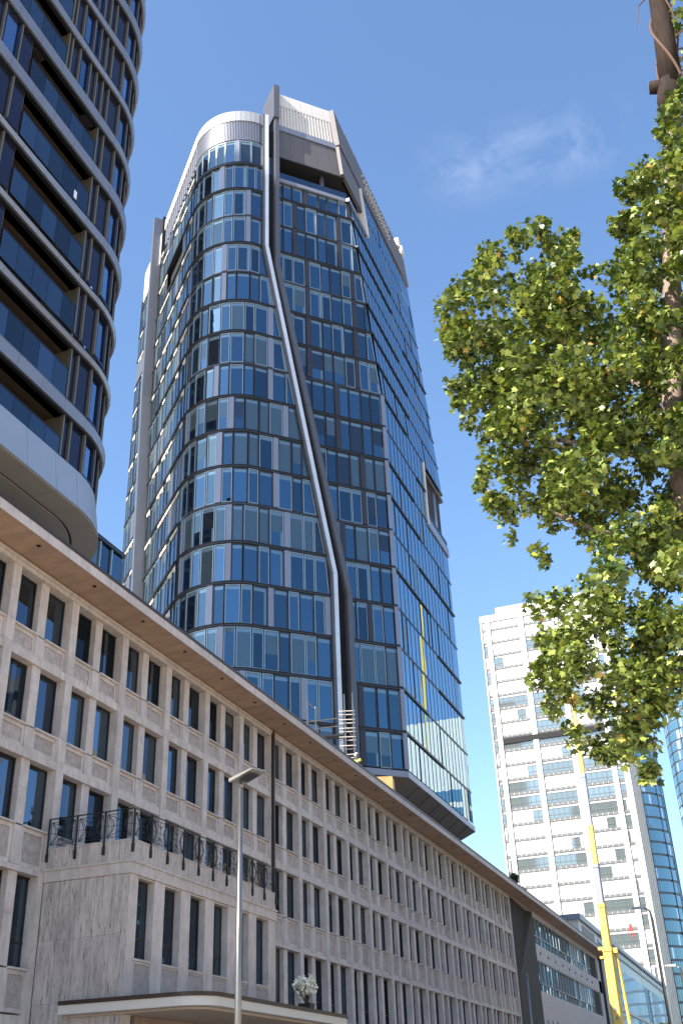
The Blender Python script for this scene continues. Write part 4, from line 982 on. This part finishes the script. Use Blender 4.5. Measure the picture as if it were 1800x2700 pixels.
a = MB(); a.box(-10, -.5, 150, 165.6, 20.06, 23.2); a.build('wall', M['white'], PH)
a = MB(); a.box(-10.3, -.1, 149.6, 166, 23.2, 23.9); a.build('roof', M['alu'], PH)
a = MB(); a.box(-.52, -.44, 152.5, 163, 20.6, 22.8); a.build('window', M['w_dark'], PH)

# ================================================================== buildings seen only as reflections in the glass, the last one added for its shade
OB = thing('white_banded_building', (36, 250, 0), 'white banded office building across the street, seen mirrored in the glass tower', 'building')
a = MB(); a.box(24, 52, 234, 262, 0, 82); a.build('wall', M['white'], OB)
a = MB()
for f in range(17):
    z = 2+4.0*f
    if f == 16: continue
    a.box(25, 51, 233.9, 234.02, z+.6, z+3.3); a.box(23.9, 24.02, 235, 261, z+.6, z+3.3)
a.build('window_band', M['blue_glass'], OB)
a = MB()
for k in range(6): a.box(23.85, 23.9, 236+k*2.4, 237.4+k*2.4, 69, 71)
a.build('window', M['w_dark'], OB)
GB = thing('grey_office_block', (66, 80, 0), 'grey office block on the right side of the street, seen mirrored in the glass tower', 'building')
a = MB(); a.box(52, 80, 62, 96, 0, 46); a.build('wall', M['stone_panel'], GB)
a = MB()
for f in range(12): a.box(51.9, 52.02, 63, 95, 1.5+3.7*f, 3.6+3.7*f)
a.build('window_band', M['win_glass'], GB)
DB = thing('dark_banded_tower', (-100, 70, 0), 'dark banded tower off to the left, seen mirrored in the rounded corner', 'tower')
a = MB(); a.box(-110, -92, 35, 104, 0, 185); a.build('wall', M['r_panel'], DB)
a = MB()
for f in range(45): a.box(-92.05, -91.7, 35, 104, 3+4*f, 3.7+4*f)
a.build('band', M['screen_d'], DB)
a = MB()
for k in range(12): a.box(-92.05, -91.8, 37+k*5.8, 37.8+k*5.8, 0, 185)
a.build('pilaster', M['screen_d'], DB)

ST = thing('shade_tower', (-87, -26, 0), 'unseen slim dark tower added far to the left behind the viewer to shade the rounded corner', 'tower')  # added out of view so its shadow covers the rounded corner and front
a = MB(); a.box(-93.4, -81.4, -31.0, -20.8, 0, 199); a.build('wall', M['r_panel'], ST)
a = MB()
for f in range(49): a.box(-93.5, -81.3, -31.1, -20.7, 3+4*f, 3.6+4*f)
a.build('band', M['screen_d'], ST)
# ================================================================== cranes
def crane(loc, label, top, lean_, name='telescopic_crane', scale=1.0):
    t = thing(name, loc, label, 'crane', 'yellow telescopic cranes')
    x, y, _ = loc
    def p(z): return Vector((x+lean_*z, y, z))
    secs = [(0.4, 13.5, 0.56, 'yellow'), (13.5, 17.1, 0.45, 'yellow'), (17.1, 20.5, 0.36, 'crane_grey'), (20.5, 23.9, 0.34, 'yellow'), (23.9, 28.7, 0.30, 'crane_grey'), (28.7, top, 0.25, 'yellow')]
    s = scale
    for i, (z0, z1, w, c) in enumerate(secs):
        z0, z1 = (z0*s, z1*s) if i else (z0, z1*s); w *= .8*min(s, 1.25)
        if i == len(secs)-1: z1 = top
        a = MB(); lo_ = p(z0); hi = p(z1)
        def lp(c_, ww, dd): return [c_+Vector((-ww*.7, -dd, 0)), c_+Vector((ww*.7, -dd, 0)), c_+Vector((ww, -dd*.5, 0)), c_+Vector((ww, dd*.6, 0)), c_+Vector((ww*.6, dd, 0)), c_+Vector((-ww*.6, dd, 0)), c_+Vector((-ww, dd*.6, 0)), c_+Vector((-ww, -dd*.5, 0))]
        a.hexa(lp(lo_, w, w*1.1), lp(hi, w*.97, w*1.05), 0); a.hexa(lp(hi-Vector((0, 0, .35*s)), w*1.1, w*1.2), lp(hi-Vector((0, 0, .02)), w*1.1, w*1.2), 0)
        a.build('boom_section', M[c], t)
    a = MB(); c = p(13.5*s)
    a.box(c.x-.8, c.x-.4, y-.4, y+.4, c.z-.2, c.z+.05); a.box(c.x-.75, c.x-.4, y-.4, y+.4, c.z-.9, c.z-.7); a.box(c.x+.4, c.x+.8, y-.3, y+.3, c.z-.5, c.z-.1); a.build('boom_bracket', M['yellow'], t)
    a = MB(); a.tube([Vector((x+1.25*s, y+.4, 1.0)), p(13*s)+Vector((.62, .2, 0))], .15, 10); a.build('luffing_cylinder', M['yellow'], t)
    a = MB(); c = p(top); a.tube([c, c+Vector((.15, 0, 2.0))], [.2, .08], 6); a.build('boom_head', M['yellow'], t)
    a = MB()
    for k in range(5): a.box(x-1.4, x+1.4, y-7+k*3.1-.55, y-7+k*3.1+.55, 0.0, 1.1)
    a.build('wheel', M['dark'], t)
    a = MB(); a.box(x-1.35, x+1.35, y-8.5, y+7.5, 1.1, 1.9); a.box(x-1.3, x-.1, y-9.6, y-7.4, 1.1, 3.0); a.box(x-1.1, x+1.3, y-1.5, y+3.5, 1.9, 3.4); a.build('chassis', M['yellow'], t)
    return t, p
c1, cp = crane((9.2, 100, 0), 'yellow and grey telescopic crane boom rising in front of the white tower', 37.5, 0.0088)
# lettering on the boom: rows of unreadable dark script
a = MB()
rgl = random.Random(2)
for k in range(5):
    z = 5.9+k*.62; c = cp(z)
    for j in range(3): a.box(c.x-.12+j*.09, c.x-.06+j*.09+rgl.uniform(0, .03), 100-.45*1.1-.015, 100-.45*1.1+.0, z+rgl.uniform(0, .12), z+.2+rgl.uniform(0, .2))
a.build('boom_lettering', M['crane_grey'], c1)
crane((23.7, 200, 0), 'second yellow telescopic crane out of view down the street, added for its reflection in the glass tower', 96, -0.010, scale=2.0)  # added out of view, only to put a yellow boom into the reflections
# hook block on its cable
a = MB(); hk = Vector((11.0, 105, 15.6)); a.tube([hk+Vector((0, 0, .9)), Vector((11.05, 105, 44))], .012, 4, 1); a.tube([hk+Vector((0, 0, -.9)), Vector((11.4, 105, 8.5))], .012, 4, 1)
a.hexa([hk+Vector(v)*.7 for v in ((-.28, -.2, -.45), (.28, -.2, -.45), (.28, .2, -.45), (-.28, .2, -.45))], [hk+Vector(v)*.7 for v in ((-.12, -.1, .5), (.12, -.1, .5), (.12, .1, .5), (-.12, .1, .5))])
a.tube([hk+Vector((.16*math.cos(t), 0, -.66+.16*math.sin(t))) for t in [i*math.pi/6-1.5 for i in range(9)]], .05, 6)
tag(a.build('hook_block', [M['red'], M['metal_dark']], loc=hk), 'small red hook block hanging on a cable before the white tower', 'hook')

# ================================================================== street lamps and poles
L1 = thing('street_lamp', (10.94, 23.4, 0.0), 'slim silver street lamp with a flat slanted head, in front of the balcony', 'street lamp', 'street lamps')
a = MB(); a.tube([(10.94, 23.4, -0.02), (10.94, 23.4, 4.0), (10.94, 23.4, 8.70)], [.088, .075, .058], 14); a.tube([(10.94, 23.4, 8.70), (10.94, 23.4, 8.86)], .04, 10); a.build('pole', M['galv'], L1, smooth=True)
a = MB()
def lamp_head(mb, x, y, z, dx, dy, ln, w=0.30):
    d = Vector((dx, dy, 0)).normalized(); s_ = Vector((-d.y, d.x, 0)); c = Vector((x, y, z)); t = Vector((0, 0, .075))
    b0 = c-d*.18; b1 = c+d*ln+Vector((0, 0, .10))
    mb.hexa([b0-s_*w*.55, b1-s_*w*.5, b1+s_*w*.5, b0+s_*w*.55], [b0-s_*w*.55+t*1.2, b1-s_*w*.5+t*.4, b1+s_*w*.5+t*.4, b0+s_*w*.55+t*1.2])
lamp_head(a, 10.94, 23.4, 8.86, .86, -.5, .78, .44); a.build('lamp_head', M['lamp_grey'], L1)
a = MB(); c = Vector((10.94, 23.4, 8.845)); d = Vector((.86, -.5, 0)).normalized(); s_ = Vector((-d.y, d.x, 0)); up_ = Vector((0, 0, .045))
a.hexa([c+d*.1-s_*.14, c+d*.6-s_*.14+up_, c+d*.6+s_*.14+up_, c+d*.1+s_*.14], [c+d*.1-s_*.14+Vector((0, 0, .01)), c+d*.6-s_*.14+up_+Vector((0, 0, .01)), c+d*.6+s_*.14+up_+Vector((0, 0, .01)), c+d*.1+s_*.14+Vector((0, 0, .01))]); a.build('lamp_lens', M['alu_dark'], L1)
def lamp2(x, y, h, arm, label):
    t = thing('street_lamp', (x, y, 0), label, 'street lamp', 'street lamps')
    a = MB(); a.tube([(x, y, -.02), (x, y, h-.6), (x-.05, y, h-.15), (x-.3, y, h)], [.10, .075, .06, .05], 10); a.build('pole', M['galv'], t, smooth=True)
    a = MB(); hx = x-.3
    a.hexa([(hx, y-.14, h-.04), (hx-arm, y-.12, h+.05), (hx-arm, y+.12, h+.05), (hx, y+.14, h-.04)], [(hx, y-.12, h+.16), (hx-arm, y-.08, h+.14), (hx-arm, y+.08, h+.14), (hx, y+.12, h+.16)]); a.build('lamp_head', M['lamp_grey'], t)
lamp2(16.35, 67.0, 11.5, .75, 'street lamp with a grey head tilted left, right of the crane at mid height')
lamp2(15.65, 92.0, 10.8, .85, 'farther street lamp with a pale head, lower right before the blue tower')
P1 = thing('flag_pole', (12.0, 50.5, 0), 'thin pale bare pole standing before the dark folded facade', 'pole')
a = MB(); a.tube([(12.0, 50.5, -.02), (12.0, 50.5, 6.75)], [.07, .055], 10); a.build('shaft', M['galv'], P1, smooth=True)
a = MB(); a.tube([(12.0, 50.5, 6.75), (12.0, 50.5, 6.82)], [.07, .02], 10); a.build('cap', M['galv'], P1)

# ================================================================== things on roof and canopy
def scaffold():
    t = thing('scaffold', (-3.5, 70.5, 20.02), 'small white tube scaffold on the roof against the glass tower', 'scaffold')
    o = Vector((-3.4, 70.5, 20.06)); ux = Vector((-1, -.35, 0)).normalized(); uy = Vector((.35, -1, 0)).normalized()
    a = MB()
    for (s_, d, h) in ((0, 0, 8.9), (-.62, 0, 9.0), (0, .8, 8.4), (-.62, .8, 8.0)): a.tube([o+ux*s_+uy*d, o+ux*s_+uy*d+Vector((0, 0, h))], .05, 6)
    for (s_, d, z0, h) in ((2.75, 0, 4.7, 8.6), (2.15, 0, 4.7, 8.0), (2.75, .8, 4.7, 8.2)): a.tube([o+ux*s_+uy*d+Vector((0, 0, z0-4.7)), o+ux*s_+uy*d+Vector((0, 0, h))], .045, 6)
    a.build('standard', M['galv'], t)
    a = MB()
    for z in (3.4, 4.05, 4.7, 5.35, 6.0, 6.65, 7.3):
        for d in (0, .8): a.tube([o+ux*.45+uy*d+Vector((0, 0, z)), o-ux*.75+uy*d+Vector((0, 0, z))], .034, 6)
        a.tube([o+uy*-.1+Vector((0, 0, z)), o+uy*.9+Vector((0, 0, z))], .035, 6)
    a.build('ledger', M['canopy_white'], t)
    a = MB()
    for z in (6.5, 7.1): a.tube([o+Vector((0, 0, z)), o+ux*3.1+Vector((0, 0, z-.25))], .04, 6)
    a.tube([o+ux*2.75+Vector((0, 0, 8.4)), o+ux*1.9+Vector((0, 0, 7.6))], .035, 6); a.tube([o+Vector((0, 0, 6.6)), o-ux*.6+Vector((0, 0, 5.4))], .03, 6); a.tube([o+ux*2.7+Vector((0, 0, 5)), o+Vector((0, 0, 3))], .03, 6)
    a.build('guard_rail', M['galv'], t)
    a = MB(); q0 = o+Vector((0, 0, 5.5)); q1 = o+ux*3.0+Vector((0, 0, 5.4)); a.hexa([q0, q1, q1+uy*.8, q0+uy*.8], [p+Vector((0, 0, .12)) for p in (q0, q1, q1+uy*.8, q0+uy*.8)]); a.build('deck', M['ledge'], t)
scaffold()
t = thing('plywood_crate', (-.6, 69.8, 20.02), 'sunlit orange plywood crate at the roof edge under the glass tower', 'crate')
a = MB(); a.hexa([(-1.9, 67.6, 20.03), (.5, 68.9, 20.03), (.2, 70.3, 20.03), (-2.2, 69.0, 20.03)], [(-1.9, 67.6, 21.75), (.5, 68.9, 21.85), (.2, 70.3, 21.85), (-2.2, 69.0, 21.75)]); a.build('side', M['ply'], t)
a = MB()
for f in (0.0, .5, .96): p0 = Vector((-1.9, 67.58, 20.05)).lerp(Vector((.5, 68.88, 20.05)), f); a.hexa([p0, p0+Vector((.10, .054, 0)), p0+Vector((.12, .02, 0)), p0+Vector((.02, -.035, 0))], [q+Vector((0, 0, 1.66+.1*f)) for q in (p0, p0+Vector((.10, .054, 0)), p0+Vector((.12, .02, 0)), p0+Vector((.02, -.035, 0)))])
a.build('batten', M['ply'], t)
a = MB(); a.tube([(-1, 53.66, 20.02), (-1, 53.66, 21.6)], .09, 8); a.tube([(-1, 53.66, 21.6), (-1, 53.66, 21.75)], .16, 8); tag(a.build('vent_pipe', M['canopy_white'], loc=(-1, 53.66, 20.02)), 'short white vent pipe sticking up above the roof edge left of the scaffold', 'vent pipe')
# worker leaning over the roof edge
def skin(name, verts, edges, radii, m, parent, subd=2):
    me = bpy.data.meshes.new(name); me.from_pydata(verts, edges, []); o = bpy.data.objects.new(name, me); COL.objects.link(o); o.parent = parent
    md = o.modifiers.new('skin', 'SKIN'); 
    for v, r in zip(me.skin_vertices[0].data, radii): v.radius = r if hasattr(r, '__len__') else (r, r)
    me.skin_vertices[0].data[0].use_root = True
    o.modifiers.new('sub', 'SUBSURF').levels = subd; o.modifiers['sub'].render_levels = subd; me.materials.append(m); return o
PE = thing('person', (.2, 62.9, 20.03), 'construction worker in a white helmet and yellow vest bending at the roof edge', 'person')
PE.rotation_euler = (0, 0, R_(-25))
V = [(0, 0, .88), (0, -.05, 1.08), (.05, -.14, 1.28), (.08, -.20, 1.40), (.10, -.25, 1.50), (-.10, 0, .82), (-.11, -.06, .45), (-.11, .02, .06), (-.11, -.10, .03), (.10, .02, .82), (.12, .02, .45), (.12, .12, .06), (.12, .0, .03), (-.16, -.17, 1.34), (-.22, -.25, 1.08), (-.16, -.42, .92), (.28, -.15, 1.34), (.34, -.24, 1.08), (.28, -.42, .95)]
Ed = [(0, 1), (1, 2), (2, 3), (3, 4), (0, 5), (5, 6), (6, 7), (7, 8), (0, 9), (9, 10), (10, 11), (11, 12), (3, 13), (13, 14), (14, 15), (3, 16), (16, 17), (17, 18)]
Rd = [.14, .13, .15, .11, .055, .10, .07, .05, .045, .10, .07, .05, .045, .07, .05, .038, .07, .05, .038]
skin('body', V, Ed, Rd, M['trousers'], PE)
skin('vest', [(0, -.01, .92), (0, -.06, 1.08), (.05, -.145, 1.28), (.07, -.19, 1.38), (-.15, -.17, 1.34), (.27, -.15, 1.34), (-.2, -.22, 1.18), (.32, -.2, 1.18)], [(0, 1), (1, 2), (2, 3), (3, 4), (3, 5), (4, 6), (5, 7)], [.165, .155, .175, .12, .09, .09, .075, .075], M['hivis'], PE)
skin('head', [(.10, -.26, 1.50), (.11, -.29, 1.58), (.12, -.30, 1.66), (.11, -.40, 1.58)], [(0, 1), (1, 2), (1, 3)], [.07, .10, .09, .03], M['skin'], PE)
skin('helmet', [(.12, -.29, 1.67), (.12, -.30, 1.72), (.12, -.43, 1.65)], [(0, 1), (0, 2)], [.13, .10, .05], M['helmet'], PE)
# white blossom plant on the canopy
FL = thing('flower_plant', (5.5, 40.6, 5.0), 'white blossoms in a small planter on the entrance canopy', 'flowers')
a = MB(); a.hexa([(5.3, 40.4, 5.0), (5.7, 40.4, 5.0), (5.7, 40.8, 5.0), (5.3, 40.8, 5.0)], [(5.25, 40.35, 5.35), (5.75, 40.35, 5.35), (5.75, 40.85, 5.35), (5.25, 40.85, 5.35)]); a.build('planter', M['metal_dark'], FL)
a = MB()
for k in range(9): a.tube([(5.5, 40.6, 5.3), (5.5+rng.uniform(-.3, .3), 40.6+rng.uniform(-.5, .5), 5.9)], .014, 4)
a.build('stem', M['vine'], FL)
a = MB()
for k in range(150):
    c = Vector((5.5+rng.gauss(0, .16), 40.6+rng.gauss(0, .30), 6.0+rng.gauss(0, .14)))
    for j in range(5):
        t0 = j*1.257; n_ = Vector((rng.uniform(-1, 1), rng.uniform(-1, 1), rng.uniform(-1, 1))).normalized(); e1 = n_.orthogonal().normalized(); e2 = n_.cross(e1); d = e1*math.cos(t0)+e2*math.sin(t0); s_ = e2*math.cos(t0)-e1*math.sin(t0)
        a.face([c, c+d*.06+s_*.045, c+d*.115, c+d*.06-s_*.045])
a.build('blossom', M['petal'], FL, kind='stuff')

# ================================================================== trees
def leaf_shape(w):
    """five-lobed leaf in the xy plane, stalk at the origin, length about w"""
    pts = [(0, 0), (.22, .02), (.50, .10), (.36, .30), (.56, .55), (.26, .56), (0.0, 1.0), (-.26, .56), (-.56, .55), (-.36, .30), (-.50, .10), (-.22, .02)]
    return [(x*w, y*w) for x, y in pts]
def add_leaf(mb, c, size, rg, droop=0.5, tone=None):
    az = rg.uniform(0, 2*math.pi); d = Vector((math.cos(az), math.sin(az), rg.gauss(-droop, .35))).normalized()
    nn = Vector((rg.gauss(-.1, .75), rg.gauss(-.15, .75), 1)); nn = (nn-d*nn.dot(d)).normalized(); s_ = d.cross(nn)
    fold = rg.uniform(-.18, .12)
    tn = rg.random()**1.9*.95 if tone is None else tone
    if rg.random() < .012: tn = 1.0
    L = leaf_shape(size)
    P3 = [c+s_*x+d*y+nn*(abs(x)*fold-.12*y*y/size) for x, y in L]
    mid = [P3[0], P3[6]]
    mb.face([P3[0]]+P3[1:7], 0, tn); mb.face([P3[0]]+P3[6:12], 0, tn)
OUT = [(24.89, 19.78), (24.22, 19.56), (23.85, 19.4), (23.47, 18.98), (23.42, 18.48), (23.48, 17.83), (23.08, 17.5), (22.41, 17.65), (22.47, 17.26), (22.02, 16.84), (21.92, 16.52), (22.12, 16.15), (22.13, 15.41), (21.82, 15.47), (21.69, 16.14), (21.73, 16.83), (21.56, 16.83), (21.37, 16.61), (21.1, 17.25), (20.84, 16.99), (20.47, 17.31), (20.2, 16.93), (19.79, 17.02), (19.44, 16.73), (19.6, 16.08), (18.95, 16.07), (19.01, 15.7), (18.41, 15.73), (18.36, 15.63), (18.67, 14.91), (18.69, 14.14), (18.55, 14.02), (18.89, 13.4), (18.58, 13.38), (18.73, 13.09), (19.31, 12.53), (19.5, 11.99), (18.97, 11.65), (18.89, 11.3), (19.23, 11.03), (18.86, 10.53), (18.92, 10.34), (19.41, 10.45), (20.0, 10.76), (20.2, 10.45), (19.8, 10.1), (19.8, 9.84), (20.0, 9.63), (19.68, 9.2), (19.84, 8.93), (19.55, 8.74), (19.58, 8.34), (19.74, 8.15), (19.37, 7.6), (19.46, 7.44), (19.8, 7.02), (19.74, 6.81), (19.93, 6.43), (19.87, 6.02), (20.09, 6.13), (20.52, 6.28), (20.76, 5.77), (20.78, 5.51), (20.97, 5.81), (21.18, 5.59), (21.36, 5.83), (21.29, 6.17), (21.55, 6.54), (21.77, 6.72), (22.23, 6.71), (23.5, 6.3), (25.5, 7.4), (26.8, 10), (27.4, 13.5), (27.2, 17), (26.4, 19.8), (25.6, 21.2)]
def inside(x, z):
    r = False; n = len(OUT)
    for i in range(n):
        x1, z1 = OUT[i]; x2, z2 = OUT[i-1]
        if (z1 > z) != (z2 > z) and x < (x2-x1)*(z-z1)/(z2-z1)+x1: r = not r
    return r
def edge_d(x, z):
    best = 9
    for i in range(len(OUT)):
        x1, z1 = OUT[i]; x2, z2 = OUT[i-1]; dx, dz = x2-x1, z2-z1; t = max(0, min(1, ((x-x1)*dx+(z-z1)*dz)/(dx*dx+dz*dz+1e-9)))
        best = min(best, math.hypot(x-x1-t*dx, z-z1-t*dz))
    return best
TR = thing('plane_tree', (23.0, 16.9, 0.1), 'large plane tree with sunlit green leaves filling the right side', 'tree')
tg = random.Random(8)
gaps = [(20.9, 12.6, .16), (20.0, 13.7, .15), (21.4, 14.1, .15), (22.9, 15.9, .15), (21.6, 10.4, .16), (20.9, 7.9, .14), (22.6, 13.6, .14), (20.6, 16.2, .14), (21.9, 8.6, .15), (20.5, 9.85, .26), (21.0, 9.5, .3), (21.75, 15.0, .2), (21.9, 13.2, .16), (20.2, 15.1, .22), (22.35, 12.0, .15), (21.2, 11.4, .14)]
cl = []
tries = 0
while len(cl) < 1050 and tries < 60000:
    tries += 1
    x, z = tg.uniform(18.3, 27.5), tg.uniform(5.4, 21.3)
    if not inside(x, z): continue
    e = edge_d(x, z)
    if e < 0.10: continue
    if any(math.hypot(x-gx, z-gz) < gr+.12 for gx, gz, gr in gaps): continue
    th = min(2.6, .35+e*1.8)
    cl.append((Vector((x, 16.5+tg.uniform(-th, th), z)), e))
fol = []
for c, e in cl:
    r = min(tg.uniform(.20, .40), max(.14, e*.9)); n = int(1200*r*r*tg.uniform(.6, 1.3))+10
    for k in range(n):
        v = Vector((tg.gauss(0, 1), tg.gauss(0, 1), tg.gauss(0, 1))).normalized()*r*tg.random()**.45
        q = c+v
        if not inside(q.x, q.z) and tg.random() < .5: continue
        fol.append(q)
CAMP = Vector((22.245, 0, 1.6))
fol.sort(key=lambda q: (q-CAMP).length)
for q in fol[:290]:
    a = MB(); add_leaf(a, q, tg.uniform(.085, .15), tg); a.build('leaf', M['leaf'], TR, tone=True, loc=q)
a = MB()
for q in fol[290:]: add_leaf(a, q, tg.uniform(.07, .145), tg)
a.build('foliage', M['leaf'], TR, kind='stuff', tone=True)
# trunk, limbs and twigs
a = MB()
tp = [(23.0, 16.9, -.02), (22.85, 16.9, 3.5), (22.6, 16.9, 6.8), (22.45, 16.9, 8.5), (22.50, 16.9, 10.5), (22.68, 16.95, 12.65), (23.05, 17.0, 14.8), (23.5, 16.9, 17.2), (24.0, 16.7, 19.4)]
a.tube(tp, [.34, .30, .27, .25, .22, .20, .18, .165, .16], 14); a.build('trunk', M['bark'], TR, smooth=True)
a = MB()
def trunk_at(z):
    for p, q in zip(tp, tp[1:]):
        if p[2] <= z <= q[2]:
            f = (z-p[2])/(q[2]-p[2]); return Vector(p).lerp(Vector(q), f)
    return Vector(tp[-1])
for k in range(15):
    z0 = 6.6+k*.78; p = trunk_at(z0)
    tgt = [c for c, e in cl if abs(c.z-(z0+1.2)) < 1.0 and e > .25]
    if not tgt: continue
    q = tg.choice(tgt) if k % 3 else min(tgt, key=lambda c: c.x)
    if not all(inside(p.lerp(q, t).x, p.lerp(q, t).z) and edge_d(p.lerp(q, t).x, p.lerp(q, t).z) > .15 for t in (.2, .4, .6, .8, .95)): continue
    m1 = p.lerp(q, .4)+Vector((0, 0, .25)); m2 = p.lerp(q, .75)+Vector((0, 0, .1))
    a.tube([p, m1, m2, q], [.075, .05, .03, .012], 7)
    for j in range(5):
        s_ = p.lerp(q, tg.uniform(.35, .95)); nb = min(cl, key=lambda c: (c[0]-s_-Vector((tg.uniform(-.8, .8), tg.uniform(-.6, .6), tg.uniform(-.6, .8)))).length)[0]
        a.tube([s_, s_.lerp(nb, .5)+Vector((0, 0, .08)), nb], [.022, .015, .006], 5)
a.build('branch', M['bark'], TR)
# dark pruned limb with cut stub and climbing stems
a = MB(); a.tube([(23.86, 16.45, 19.35), (23.97, 16.45, 19.75), (24.08, 16.45, 20.25)], [.13, .25, .24], 12); a.tube([(24.10, 16.45, 20.1), (24.20, 16.45, 21.4), (24.33, 16.45, 22.8), (24.5, 16.45, 24.6)], [.24, .225, .22, .23], 14)
a.tube([(24.3, 16.45, 20.15), (23.95, 16.43, 20.18), (23.66, 16.4, 20.23)], [.20, .155, .135], 12); a.build('pruned_limb', M['bark_dark'], TR, smooth=True)
a = MB(); a.tube([(23.66, 16.4, 20.23), (23.652, 16.4, 20.231)], .115, 12); a.build('cut_face', M['cut'], TR)
a = MB()
def helix(x0, z0, z1, turns, r, ph, rad):
    a.tube([(24.10+(z-20.1)*.085+(r+.07)*math.cos(ph+turns*2*math.pi*f), 16.45-(r+.07)*math.sin(ph+turns*2*math.pi*f), z) for f, z in [(i/24, z0+(z1-z0)*i/24) for i in range(25)]], rad, 6)
helix(0, 20.0, 24.3, .9, .19, .4, .030); helix(0, 20.1, 24.0, .6, .19, 2.6, .024); helix(0, 21, 24.4, .75, .2, 5.2, .022)
for k in range(11):
    z = 20.4+k*.36; x = 24.3+tg.uniform(0, .15); a.tube([(x, 16.4, z), (x+.35, 16.3+tg.uniform(-.3, .3), z+tg.uniform(-.2, .6)), (x+.85, 16.2+tg.uniform(-.4, .4), z+tg.uniform(-.3, 1.1))], [.022, .02, .014], 5)
a.tube([(24.25, 16.4, 23.2), (23.88, 16.4, 22.86), (23.70, 16.4, 22.05)], [.02, .014, .006], 5)
a.build('vine', M['vine'], TR)
a = MB()
for k in range(170):
    c = Vector((24.75+tg.gauss(0, .22), 16.6+tg.gauss(0, .3), tg.uniform(20.6, 24))); add_leaf(a, c, tg.uniform(.13, .2), tg)
a.build('upper_foliage', M['leaf'], TR, kind='stuff', tone=True)
# small trees and plants far off
def bush(name, loc, r, h, n, label, cat, group=None, sz=.3, trunk=True):
    t = thing(name, loc, label, cat, group); rg = random.Random(int(loc[1]*7)); x, y, z = loc
    if trunk: a = MB(); a.tube([(x, y, z-.05), (x+.05, y, z+h*.6)], [.16, .07], 8); a.build('trunk', M['bark_dark'], t)
    a = MB(); lob = [Vector((x+rg.gauss(0, r*.45), y+rg.gauss(0, r*.45), z+h*rg.uniform(.45, .95))) for _ in range(12)]
    for k in range(n):
        c = rg.choice(lob)+Vector((rg.gauss(0, 1), rg.gauss(0, 1), rg.gauss(0, 1))).normalized()*r*.42*rg.random()**.4; add_leaf(a, c, sz*rg.uniform(.7, 1.2), rg)
    a.build('crown', M['leaf2'], t, kind='stuff', tone=True)
bush('small_tree', (14.2, 100, 0.1), 2.0, 7.7, 2200, 'small brownish green street tree in the lower right corner', 'tree', 'small street trees', .42)
bush('small_tree', (16.6, 116, 0.1), 1.8, 7.6, 1800, 'fainter small tree at the bottom right, just right of the brownish one', 'tree', 'small street trees', .42)
bush('roof_plant', (-1.5, 115.7, 20.02), .9, 3.3, 500, 'green roof plant peeping over the eave before the white tower', 'plant', None, .3, False)

fm = [o for o in TR.children if o.name.startswith(('foliage', 'trunk'))]
for k in range(11):
    r = thing('plane_tree', (27.5, 46+15*k, 0.1), 'plane tree of the row along the far kerb, seen mirrored in the stone block windows', 'tree', 'row of plane trees along the street')
    for o in fm:
        c = o.copy(); COL.objects.link(c); c.parent = r
    r.scale = (1.15, 1.5, 1.22); r.rotation_euler = (0, 0, tg.uniform(-.3, .3))
